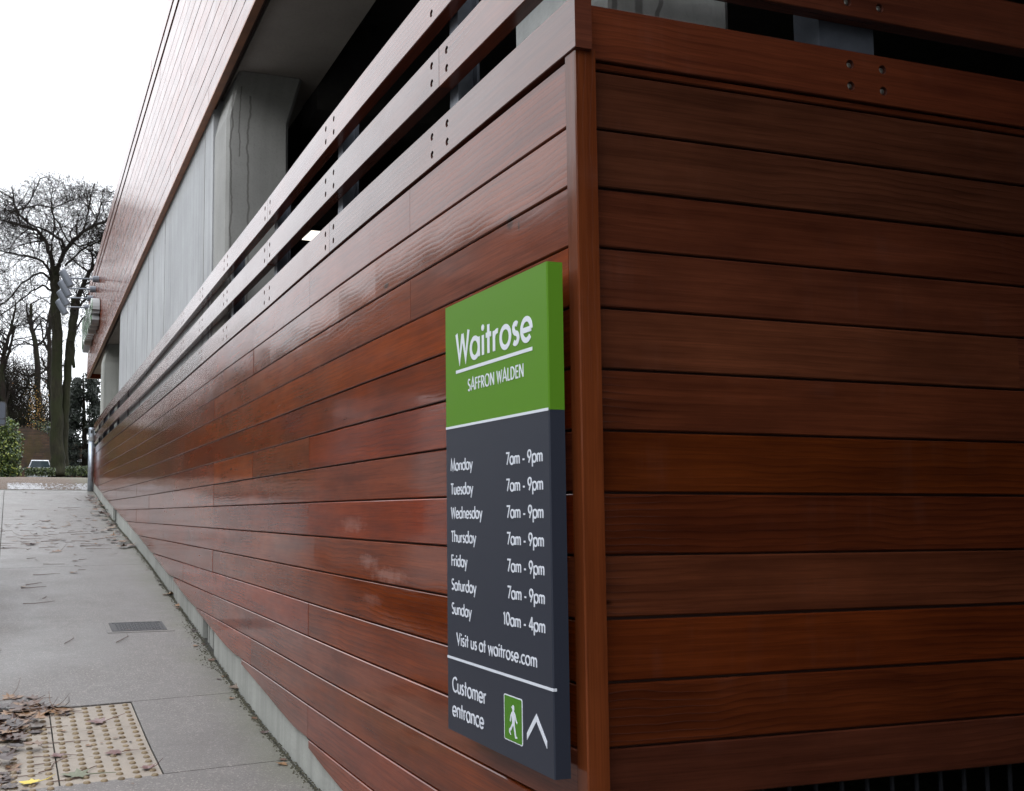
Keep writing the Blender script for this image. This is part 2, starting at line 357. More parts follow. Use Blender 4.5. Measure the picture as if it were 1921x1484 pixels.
SK = .12
def slabmesh(x0, x1f, y0, y1, top=0.0, th=.014, dy=.6, gap=.005, skew=True):
    mb = MB(); n = max(1, int(round((y1-y0)/dy)))
    def Yk(x, yy): return yy + (SK*(x-.93) if skew else 0)
    rows = []
    for i in range(n+1):
        yy = y0+gap + (y1-y0-2*gap)*i/n
        xr = x1f(yy) if callable(x1f) else x1f
        xs_ = [x0+gap + (xr-gap-(x0+gap))*k/3 for k in range(4)]
        rows.append([(x, Yk(x,yy), gz(Yk(x,yy))+top) for x in xs_])
    for i in range(n):
        for k in range(3):
            q = [rows[i][k], rows[i][k+1], rows[i+1][k+1], rows[i+1][k]]; mb.face(q, [(a[0],a[1]) for a in q])
    def skirt(line):
        for a, b in zip(line[:-1], line[1:]):
            mb.face([a, b, (b[0],b[1],b[2]-th), (a[0],a[1],a[2]-th)], [(0,0),(1,0),(1,1),(0,1)])
    skirt(rows[0]); skirt(rows[-1][::-1]); skirt([r[0] for r in rows][::-1]); skirt([r[-1] for r in rows])
    return mb
pv = sheet('pavement', [-.42,.2,.9,1.6,2.25], [y for y in ys if -10 <= y <= 28] + [], lambda x,y: gz(y)-.022, M['joint'], kind='structure')
xr = lambda y: wx(min(max(y,2),29)) - .012
def bay(x0, x1, y0, y1, mat=None, **kw):
    return slabmesh(x0, x1, y0, y1, **kw).build('paving_slab', mat or M['pave'], pv)
for a, b in ((-6,-2),(-2,2.6),(2.6,6.5)): bay(-.08, xr, a, b)
bay(.929, xr, 6.5, 8.28)
for a, b in ((8.28,14.9),(14.9,21.4),(21.4,28.0)): bay(-.08, xr, a, b)
for a, b in ((-6,2.6),(2.6,6.2),(8.2,14.6),(14.6,21.2),(21.2,28.0)): bay(-.40, -.083, a, b, skew=False)
mb = MB()                                     # granite kerb
yk = -6
while yk < 28:
    y1 = min(yk+.9, 28.0); z0, z1 = gz(yk), gz(y1)
    P = [(-.55,yk+.004,z0-.2),(-.405,yk+.004,z0-.2),(-.405,yk+.004,z0+.002),(-.535,yk+.004,z0+.002),(-.55,yk+.004,z0-.02)]
    Q = [(x,y1-.004,z+z1-z0) for x,y,z in P]
    for i in range(5): mb.face([P[i],P[(i+1)%5],Q[(i+1)%5],Q[i]])
    mb.face(P[::-1]); mb.face(Q); yk += .9
mb.build('kerb_stone', M['plinth'], pv)
tag(pv.children[-1], kind='stuff')
def blister(x0, y0, s=.6, nx=6, ny=6):
    mb = slabmesh(x0, x0+s*.985, y0, y0+s, dy=.3, gap=.002)
    for i in range(nx):
        for j in range(ny):
            cx = x0 + s*.985*(i+.5)/nx; cy = y0 + s*(j+.5)/ny + SK*(cx-.93); z = gz(cy)
            rr = [(.023,.0),(.018,.0085),(.009,.012)]
            R = [[(cx+r*cos(2*pi*k/10), cy+r*sin(2*pi*k/10), gz(cy+r*sin(2*pi*k/10))+h+.0004) for k in range(10)] for r,h in rr]
            for a in range(2):
                for k in range(10): mb.face([R[a][k],R[a][(k+1)%10],R[a+1][(k+1)%10],R[a+1][k]], [(0,0)]*4, 1)
            mb.face(R[2], [(0,0)]*10, 1)
    return mb.build('tactile_slab', [M['tactile'], M['dome']], pv)



for y0 in (7.64,7.04,6.44,5.84):
    if y0 > 6: blister(.335, y0)
for y0 in (7.50,6.90,6.30):
    blister(-.262, y0)
# concrete lip at the top end of the pavement
mb = MB(); mb.box(-.42, 2.1, 28.0, 28.25, gz(28)-.3, gz(28)+.012); mb.build('end_kerb', M['plinth'], pv)

# inspection cover
t = thing('access_cover', 'small dark cast iron access cover with raised chequer pattern set in the pavement', 'access cover', (1.27,10.85,gz(10.85)))
mb = MB()
def gp(x, y, d=0): return (x, y, gz(y)+d)
def gbox(mb, x0,x1,y0,y1,h0,h1):
    a=[gp(x0,y0,h1),gp(x1,y0,h1),gp(x1,y1,h1),gp(x0,y1,h1)]; b=[gp(x0,y0,h0),gp(x1,y0,h0),gp(x1,y1,h0),gp(x0,y1,h0)]
    mb.face(a)
    for i in range(4): mb.face([b[i],b[(i+1)%4],a[(i+1)%4],a[i]])
M['iron'] = plain('cast_iron', (.018,.019,.022), .5, .2, noise_amt=.3, nscale=30)
gbox(mb, 1.04,1.50,10.68,11.02,-.02,.004); mb.build('cover_plate', M['iron'], t)
mb = MB()
for a in ((1.005,1.035,10.64,11.06),(1.505,1.535,10.64,11.06),(1.035,1.505,10.64,10.675),(1.035,1.505,11.025,11.06)): gbox(mb,*a,-.02,.006)
mb.build('cover_frame', M['iron'], t)
mb = MB()
for i in range(14):
    for j in range(7):
        x = 1.06+i*.031; y = 10.70+j*.045; w = .020 if (i+j)%2 else .009
        gbox(mb, x, x+w, y, y+(.012 if (i+j)%2 else .030), .004, .009)
M['ironpale'] = plain('worn_iron', (.055,.058,.065), .45, .2)
tag(mb.build('raised_pattern', M['ironpale'], t), kind='stuff')
# mortar haunching round the cover
mb = MB()
for a in ((.955,1.003,10.58,11.12),(1.537,1.60,10.58,11.12),(1.003,1.537,10.58,10.638),(1.003,1.537,11.062,11.12)): gbox(mb,*a,-.02,.003)
mb.build('mortar_surround', M['pave'], t)

# ------------------------------------------------------------------ the building
B = thing('car_park_building', 'timber clad multi-storey car park and shop with slatted openings and a big upper fascia', 'building', (2.5,10,0))
def part(mb, name, mat, parent=None, **kw): return mb.build(name, mat, parent or B, **kw)
def local_parent(o): return o
def board(pf, s0, s1, h0, h1, thick, bev=.003, step=.7, clip=None, off=0.0, ends=True, topslope=.0):
    """board along a path. pf(s) -> (x, y, nx, ny), outward normal n. off: distance the face stands proud."""
    mb = MB(); n = max(1, int(math.ceil((s1-s0)/step))); S = [s0+(s1-s0)*i/n for i in range(n+1)]
    secs = []
    for s in S:
        x,y,nx,ny = pf(s); o = off(s) if callable(off) else off
        lo = h0 if clip is None else max(h0, clip(s))
        if clip is not None and lo >= h1-.012:
            continue
        c = min(bev, (h1-lo)*.3)
        prof = [(-thick,lo),(-c,lo),(0,lo+c),(0,h1-c),(-c,h1),(-thick,h1)]
        secs.append((s,[(x+nx*(d+o), y+ny*(d+o), z) for d,z in prof],[(s,z) for d,z in prof]))
    if len(secs) < 2: return None
    for (sa,A,ua),(sb,C,ub) in zip(secs[:-1], secs[1:]):
        for i in range(6):
            j = (i+1)%6; mb.face([A[j],C[j],C[i],A[i]], [ua[j],ub[j],ub[i],ua[i]])
    if ends:
        mb.face(secs[0][1], [(z*.3+.7,z) for s,z in secs[0][2]]); mb.face(secs[-1][1][::-1], [(.1,z) for s,z in secs[-1][2][::-1]])
    return mb
def wallpath(s):
    d = (wx(s+.05)-wx(s-.05))/.1; l = hypot(1,d); return wx(s), s, -1/l, d/l
def rightpath(s): return s, 2.955, 0, -1
def faspath(s):
    l = hypot(1,FSL); return fx(s), s, -1/l, FSL/l

# backing of the street wall (dark void seen in the grooves)
mb = MB(); S = [2.975]+[3.5+.9*i for i in range(28)]+[28.3]
for a, b in zip(S[:-1], S[1:]):
    xa, xb = wx(a)+.022, wx(b)+.022
    la, lb_ = hb(a)+.03, hb(b)+.03; mb.face([(xa,a,la),(xb,b,lb_),(xb,b,K(-.12)),(xa,a,K(-.12))]); mb.face([(xa+.12,a,la),(xb+.12,b,lb_),(xb+.12,b,K(-.12)),(xa+.12,a,K(-.12))][::-1]); mb.face([(xa,a,la),(xb,b,lb_),(xb+.12,b,lb_),(xa+.12,a,la)])
    mb.face([(xa,a,K(-.12)),(xb,b,K(-.12)),(xb+.12,b,K(-.12)),(xa+.12,a,K(-.12))])
street = part(mb, 'street_wall', M['backing'])
STUD = [2.978,4.41,6.18,7.90,9.65,11.61,13.4,15.15,16.9,18.7,20.5,22.3,24.1,25.9,28.2]
fixed = {1:[4.41],2:[6.18],3:[4.41,9.65],4:[7.9],5:[11.61],6:[6.18],7:[9.65,13.4],8:[6.18,9.65],9:[7.90,13.4],10:[9.65,15.15],11:[6.18,11.61],12:[9.65],13:[7.9],14:[6.18],15:[4.41,9.65]}
rg = random.Random(3)
for k in range(1, 17):
    h1 = K(k-1) - (.0 if k > 1 else 0); h0 = K(k)
    if k == 1: h1 = K(-.125)
    js = [2.978] + fixed.get(k, []); last = js[-1]
    while True:
        cand = [s for s in STUD if s > last+1.6]
        if not cand: break
        last = cand[min(len(cand)-1, rg.choice([0,0,1,1,2]))]
        js.append(last)
    if js[-1] < 28.1: js.append(28.2)
    for a, b in zip(js[:-1], js[1:]):
        mb = board(wallpath, a+.0015, b-.0015, h0+.0032+rg.uniform(-.0012,.0012), h1-.0032+rg.uniform(-.0012,.0012), .02, bev=.004,
                   step=.35 if h0 < hb(a) or h0 < hb(b) else .7, clip=hb, off=rg.uniform(-.0015,.0015))
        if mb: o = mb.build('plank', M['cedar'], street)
# right-hand (driveway) wall
mb = MB(); mb.box(1.80, 7.2, 2.977, 3.10, K(11.86), K(-.15)); drive = part(mb, 'driveway_wall', M['backing'])
rows = [(k, K(k), K(k-1)) for k in range(0, 12)] + [(12, K(11.86), K(11))]
for k, h0, h1 in rows:
    if k == 0: h1 = K(-.14)+.004
    js = [1.779, 3.62 if k in (5,9) else 5.2 if k%2 else 4.3, 7.2]
    for a, b in zip(js[:-1], js[1:]):
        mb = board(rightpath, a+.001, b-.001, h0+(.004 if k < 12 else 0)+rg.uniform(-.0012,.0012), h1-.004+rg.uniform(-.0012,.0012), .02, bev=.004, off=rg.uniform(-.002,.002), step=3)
        mb.build('plank', M['cedar_shaded'], drive)
# corner post (two boards wrapped round the corner)
mb = MB()
def post_uv(p): return (p[2]+3, p[0]+p[1])
c = .004; x0,x1,y0,y1 = 1.7005,1.777,2.905,2.9665
poly = [(x0+c,y0),(x1,y0),(x1,y1),(x0,y1),(x0,y0+c)]
zt, zb = K(-.20), EZ-1.75
for i in range(5):
    a, b = poly[i], poly[(i+1)%5]
    mb.face([(a[0],a[1],zb),(b[0],b[1],zb),(b[0],b[1],zt),(a[0],a[1],zt)], [(zb,a[0]+a[1]),(zb,b[0]+b[1]),(zt,b[0]+b[1]),(zt,a[0]+a[1])])
mb.face([(a[0],a[1],zt) for a in poly], [(a[0],a[1]) for a in poly])
part(mb, 'corner_post', M['cedar_post'])

# slats with counterbored bolt holes
def slat(pf, s0, s1, h0, h1, thick, holes, off=0.0, rad=.017, deep=.016, bevel=.003):
    mb = MB(); cw = .055; cells = []
    hs = sorted(x for x in holes if s0+cw < x < s1-cw)
    cur = s0
    for x in hs:
        if x-cw/2 > cur+1e-4:
            n = max(1, int(math.ceil((x-cw/2-cur)/.7)))
            for i in range(n): cells.append((cur+(x-cw/2-cur)*i/n, cur+(x-cw/2-cur)*(i+1)/n, None))
        cells.append((x-cw/2, x+cw/2, x)); cur = x+cw/2
    n = max(1, int(math.ceil((s1-cur)/.7)))
    for i in range(n): cells.append((cur+(s1-cur)*i/n, cur+(s1-cur)*(i+1)/n, None))
    def Pt(s, z, d):
        x,y,nx,ny = pf(s); o = off(s) if callable(off) else off; return (x+nx*(d+o), y+ny*(d+o), z)
    hm = (h0+h1)/2; hh = (h1-h0)
    for a, b, cx in cells:
        for prof in (((-thick,h0),(-bevel,h0)),((-bevel,h0),(0,h0+bevel)),((0,h1-bevel),(-bevel,h1)),((-bevel,h1),(-thick,h1)),((-thick,h1),(-thick,h0))):
            (d0,z0),(d1,z1) = prof
            mb.face([Pt(a,z0,d0),Pt(a,z1,d1),Pt(b,z1,d1),Pt(b,z0,d0)][::-1], [(a,z0+d0),(a,z1+d1),(b,z1+d1),(b,z0+d0)][::-1])
        if cx is None:
            mb.face([Pt(a,h0+bevel,0),Pt(a,h1-bevel,0),Pt(b,h1-bevel,0),Pt(b,h0+bevel,0)][::-1], [(a,h0),(a,h1),(b,h1),(b,h0)][::-1])
        else:
            for (za, zb_, zc) in ((h0+bevel, hm, hm-hh*.22), (hm, h1-bevel, hm+hh*.22)):
                nn = 16; C = [(cx+rad*cos(2*pi*k/nn), zc+rad*sin(2*pi*k/nn)) for k in range(nn)]
                sq = []
                for k in range(nn):
                    t = 2*pi*k/nn; cxx, czz = cos(t), sin(t)
                    ex = (b-a)/2/abs(cxx) if abs(cxx) > 1e-6 else 1e9
                    ez = ((zb_-zc) if czz > 0 else (zc-za))/abs(czz) if abs(czz) > 1e-6 else 1e9
                    m_ = min(ex, ez); sq.append((cx+cxx*m_, zc+czz*m_))
                for k in range(nn):
                    k2 = (k+1)%nn; p, q, r_, s_ = C[k], C[k2], sq[k2], sq[k]
                    mb.face([Pt(*p,0),Pt(*s_,0),Pt(*r_,0),Pt(*q,0)], [p,s_,r_,q])
                    # corner fill
                    cr = None
                    if abs(abs(s_[0]-cx)-(b-a)/2) < 1e-6 and abs(abs(r_[0]-cx)-(b-a)/2) > 1e-6: cr = (s_[0], r_[1])
                    elif abs(abs(r_[0]-cx)-(b-a)/2) < 1e-6 and abs(abs(s_[0]-cx)-(b-a)/2) > 1e-6: cr = (r_[0], s_[1])
                    if cr: mb.face([Pt(*s_,0),Pt(*cr,0),Pt(*r_,0)], [s_,cr,r_])
                    mb.face([Pt(*p,0),Pt(*q,0),Pt(*q,-deep),Pt(*p,-deep)], [p,q,q,p], 1)
                mb.face([Pt(*c_,-deep) for c_ in C], C, 1)
    mb.face([Pt(s0,h0,-thick),Pt(s0,h0,0),Pt(s0,h1,0),Pt(s0,h1,-thick)], [(0,h0),(.06,h0),(.06,h1),(0,h1)])
    mb.face([Pt(s1,h0,-thick),Pt(s1,h0,0),Pt(s1,h1,0),Pt(s1,h1,-thick)][::-1], [(0,h0),(.06,h0),(.06,h1),(0,h1)][::-1])
    return mb
M['holewood'] = plain('counterbore_wood', (.055,.016,.010), .45)
def boltmesh(pf, s, z, off):
    x,y,nx,ny = pf(s); mb = MB(); T = Vector((ny,-nx,0)); Nn = Vector((nx,ny,0)); C0 = Vector((x,y,z)) + Nn*off
    def disc(r, d, n, prev=None):
        return [C0 + Nn*d + T*(r*cos(2*pi*k/n)) + Vector((0,0,r*sin(2*pi*k/n))) for k in range(n)]
    A = disc(.0105,-.016,6); A2 = disc(.0105,-.007,6); A3 = disc(.007,-.005,6)
    for P_, Q_ in ((A,A2),(A2,A3)):
        for k in range(6): mb.face([P_[k],P_[(k+1)%6],Q_[(k+1)%6],Q_[k]])
    mb.face(A3); return mb
POSTS = [4.04,5.73,7.44,9.15,10.56,11.96,13.37,15.4,17.4,19.4,21.4,23.4,25.4,27.2]
holesL = [p+d for p in POSTS for d in (-.085,.085)]
offL = lambda s: interp(s, [2.8,3.2,4.3,6,40], [.015,.014,.004,.002,.002])
LEV = [(2.319,2.145),(2.003,1.824),(1.683,1.505)]
JO = [[2.885,7.44,11.96,15.4,19.4,23.4,28.25],[2.885,4.04,7.44,13.37,17.4,21.4,28.25],[2.885,5.73,10.56,15.4,19.4,25.4,28.25]]
for (t1,b1),js in zip(LEV, JO):
    for a, b in zip(js[:-1], js[1:]):
        o = slat(wallpath, a+.002, b-.002, b1+EZ+rg.uniform(-.002,.002), t1+EZ+rg.uniform(-.002,.002), .062, holesL, offL).build('slat', [M['beam'],M['holewood']], B)
        for p in POSTS[:3]:
            for d in (-.085,.085):
                if a+.03 < p+d < b-.03:
                    for q in (-.22,.22):
                        boltmesh(wallpath, p+d, (t1+b1)/2+EZ+(t1-b1)*q, offL(p+d)).build('bolt', M['bolt'], o)
def rsp(s): return s, 2.944, 0, -1
holesR = [2.865, 3.015, 5.70, 5.85]
for (t1,b1) in LEV:
    o = slat(rsp, 1.757, 6.95, b1+EZ-.004, t1+EZ+.004, .062, holesR).build('slat', [M['beam'],M['holewood']], B)
    for x in holesR[:2]:
        for q in (-.22,.22): boltmesh(rsp, x, (t1+b1)/2+EZ+(t1-b1)*q, 0).build('bolt', M['bolt'], o)
# steel posts behind the slats
for p in POSTS:
    mb = MB(); x = wx(p)+.064; zt = 2.33+EZ
    mb.box(x, x+.012, p-.045, p+.045, EZ+1.2, zt); mb.box(x+.012, x+.088, p-.004, p+.004, EZ+1.2, zt); mb.box(x+.088, x+.10, p-.045, p+.045, EZ+1.2, zt)
    part(mb, 'steel_post', M['steel'])
for x in (2.918, 5.775):
    mb = MB(); y = 3.010; zq = K(-.13); mb.box(x-.127, x+.127, y, y+.012, zq, EZ+2.33); mb.box(x-.127,x-.115,y+.012,y+.13,zq,EZ+2.33); mb.box(x+.115,x+.127,y+.012,y+.13,zq,EZ+2.33)
    part(mb, 'steel_post', M['steel'])

# plinth below the boards
cuts = [(-8,9.62),(9.66,9.80),(9.85,10.05),(10.10,10.16),(10.30,20.2),(20.5,20.9),(21.3,28.0)]
for a, b in cuts:
    mb = MB(); n = max(1, int((b-a)/.8)); rec = .0 if b-a > 1 else .03
    for i in range(n):
        s, e = a+(b-a)*i/n, a+(b-a)*(i+1)/n
        def q(y): return wx(max(y,2.9))+.018+rec
        xs0, xs1 = q(s), q(e)
        t0, t1 = hb(s)+.028, hb(e)+.028
        if s < 3: t0 = min(t0, EZ-1.5)
        mb.face([(xs0,s,gz(s)-.3),(xs0,s,t0),(xs1,e,t1),(xs1,e,gz(e)-.3)])
        if i == 0: mb.face([(xs0,s,gz(s)-.3),(xs0+.05,s,gz(s)-.3),(xs0+.05,s,t0),(xs0,s,t0)])
        if i == n-1: mb.face([(xs1,e,gz(e)-.3),(xs1,e,t1),(xs1+.05,e,t1),(xs1+.05,e,gz(e)-.3)])
    part(mb, 'plinth_panel', M['plinth'])
mb = MB(); n = 40
for i in range(n):
    s, e = 3+25*i/n, 3+25*(i+1)/n
    mb.face([(wx(s)+.13,s,gz(s)-.3),(wx(s)+.13,s,hb(s)+.02),(wx(e)+.13,e,hb(e)+.02),(wx(e)+.13,e,gz(e)-.3)])
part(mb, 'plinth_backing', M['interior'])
mb = MB(); mb.box(2.36, 2.402, 3.12, 3.6, EZ-1.8, K(11.9)); mb.box(1.80,2.36,3.12,3.5,EZ-1.8,K(11.9)); part(mb, 'pier', M['plinth'])

# upper fascia: boards on a dark backing
F0, F1 = -9.0, 32.8
mb = MB(); fxb = .022
mb.face([(fx(F0)+fxb,F0,EZ+4.12),(fx(F1)+fxb,F1,EZ+4.12),(fx(F1)+fxb,F1,EZ+6.95),(fx(F0)+fxb,F0,EZ+6.95)])
mb.face([(fx(F0)+.10,F0,EZ+4.12),(fx(F1)+.10,F1,EZ+4.12),(fx(F1)+.10,F1,EZ+6.95),(fx(F0)+.10,F0,EZ+6.95)][::-1])
mb.face([(fx(F0)+fxb,F0,EZ+4.12),(fx(F1)+fxb,F1,EZ+4.12),(fx(F1)+.10,F1,EZ+4.12),(fx(F0)+.10,F0,EZ+4.12)][::-1])
fas = part(mb, 'fascia', M['backing'])
lv = [4.112] + [4.295+.198*i for i in range(10)] + [6.36]
tops = [(a+.004, b-.004) for a, b in zip(lv[:-1], lv[1:])] + [(6.44,6.62),(6.70,6.97)]
for n_, (h0,h1) in enumerate(tops):
    a = F0
    while a < F1-.1:
        b = min(F1, a + rg.choice([3.6,4.8,5.4]) + (rg.uniform(0,2) if a == F0 else 0))
        if F1-b < 1: b = F1
        mb = board(faspath, a+.0015, b-.0015, h0+EZ, h1+EZ, .02, bev=.0025, step=50, off=rg.uniform(-.0012,.0012))
        mb.build('plank', M['cedar_upper'], fas); a = b
M['trim'] = plain('orange_cedar_trim', (.21,.075,.026), .5, noise_amt=.25, nscale=6)
mb = board(faspath, F0, F1, EZ+4.085, EZ+4.108, .07, bev=.002, step=60, off=.006); part(mb, 'bottom_trim', M['trim'])
mb = MB(); mb.box(fx(F1)+.0, 14, F1, F1+.1, EZ+4.10, EZ+6.97); part(mb, 'end_fascia', M['cedar'])
# structure behind: perimeter beam, columns, concrete wall, deck, soffits
def bx(y, d): return FX0 + d + FSL*y
mb = MB()
for a, b in ((-9,32.7),):
    P = [(bx(a,.17),a),(bx(a,1.0),a),(bx(b,1.0),b),(bx(b,.17),b)]
    lo = [(x,y,EZ+4.23) for x,y in P]; hi = [(x,y,EZ+5.3) for x,y in P]
    mb.face(lo[::-1]); mb.face(hi)
    for i in range(4): mb.face([lo[i],lo[(i+1)%4],hi[(i+1)%4],hi[i]])
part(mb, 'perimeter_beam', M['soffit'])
def column(y, w=.61, dep=.62, mat='colconc', ztop=4.23, zl=-1.0):
    mb = MB(); x0 = bx(y,.085); x1 = x0+w; y1 = y+dep; c = .03
    def ring(z, dx0, dx1, dy):
        return [(x0+c+dx0,y-dy,z),(x1-c+dx1,y-dy,z),(x1+dx1,y+c-dy,z),(x1+dx1,y1,z),(x0+dx0,y1,z),(x0+dx0,y+c-dy,z)]
    R = [ring(EZ+zl,0,0,0), ring(EZ+3.78,0,0,0), ring(EZ+ztop-.005,.10,.12,.06)]
    for A, C in zip(R[:-1], R[1:]):
        for i in range(6): mb.face([A[i],A[(i+1)%6],C[(i+1)%6],C[i]])
    mb.face(R[-1]); part(mb, 'column', M[mat])
column(9.67); column(26.8, mat='plinth')
# crosshead beam behind the column
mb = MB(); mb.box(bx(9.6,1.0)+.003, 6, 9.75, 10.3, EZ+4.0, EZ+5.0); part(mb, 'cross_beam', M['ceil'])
# near column right behind the corner
mb = MB(); c = .05; xa, xb, ya, yb = 1.94, 2.545, 3.16, 3.78
poly = [(xa+c,ya),(xb-c,ya),(xb,ya+c),(xb,yb),(xa,yb),(xa,ya+c)]
for i in range(6):
    a, b = poly[i], poly[(i+1)%6]; mb.face([(a[0],a[1],EZ+1.0),(b[0],b[1],EZ+1.0),(b[0],b[1],EZ+4.175),(a[0],a[1],EZ+4.175)])
part(mb, 'column', M['colconc2'])
# precast concrete wall panels
yy = [10.38,13.62,15.0,17.2,19.4,20.6,21.7]
for i, (a, b) in enumerate(zip(yy[:-1], yy[1:])):
    mb = MB(); g_ = .012; d = .075
    P = [(bx(a,d),a+g_/2),(bx(a,d)+.11,a+g_/2),(bx(b,d)+.11,b-g_/2),(bx(b,d),b-g_/2)]
    lo = [(x,y,EZ-1) for x,y in P]; hi = [(x,y,EZ+4.22) for x,y in P]
    for k in range(4): mb.face([lo[k],lo[(k+1)%4],hi[(k+1)%4],hi[k]], [(0,0),(1,0),(1,1),(0,1)])
    mb.face(hi)
    # board-mark ribs
    part(mb, 'concrete_panel', M['conc'])
mb = MB(); mb.box(bx(15,.075)+.14, bx(15,.075)+.2, 10.45, 21.6, EZ-1, EZ+4.17); part(mb, 'panel_backing', M['interior'])
for (y, w_) in ((10.9,.02),(14.3,.012),(15.7,.01),(16.4,.01),(18.2,.012),(20.0,.012)):
    mb = MB(); x = bx(y,.075)
    mb.box(x-.004, x+.01, y, y+w_, EZ-1, EZ+4.15); part(mb, 'panel_fillet', M['colconc'])
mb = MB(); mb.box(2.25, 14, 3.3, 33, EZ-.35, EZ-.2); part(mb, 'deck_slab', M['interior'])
mb = MB()
P = [(bx(F0,.11),F0),(14,F0),(14,32.7),(bx(32.7,.11),32.7)]
mb.face([(x,y,EZ+4.95) for x,y in P][::-1]); mb.face([(x,y,EZ+5.2) for x,y in P])
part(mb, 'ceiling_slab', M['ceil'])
mb = MB(); mb.box(13.9,14.0,F0,33,EZ-2,EZ+6.7); mb.box(1.80,13.9,32.4,32.5,EZ-1,EZ+.2); mb.box(1.9,13.9,F0-.1,F0,EZ-2,EZ+6.7)
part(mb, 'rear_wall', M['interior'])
mb = MB(); mb.box(1.75,13.9,-1.2,-1.0,EZ-1.9,EZ+4.9); part(mb, 'added_shade_wall', M['interior'])  # unseen wall, added to block light and darken the driveway boards
for y in (5.5,14.5,19.5,24.5):
    mb = MB(); mb.box(bx(y,1.003), 13.9, y, y+.4, EZ+4.45, EZ+4.945); part(mb, 'cross_beam', M['ceil'])
# far return of the street wall
mb = MB(); mb.box(wx(28.2)+.02, 5, 28.21, 28.3, EZ-.2, K(-.1)); part(mb, 'return_wall', M['beam'])
# railing under the driveway wall
for i in range(34):
    x = 2.434+.1105*i
    if i == 2 or i == 4: pass
    mb = MB(); mb.tube([(x,3.02,EZ-1.8),(x,3.02,K(11.9))], .0085, 8); part(mb, 'railing_bar', M['rail'])
mb = MB(); mb.box(2.41, 7.0, 3.9, 12, EZ-1.79, EZ-1.78); part(mb, 'undercroft_floor', M['interior'])
mb = MB(); mb.box(2.42, 7.0, 11.9, 12, EZ-1.8, EZ-.35); part(mb, 'undercroft_wall', M['interior'])

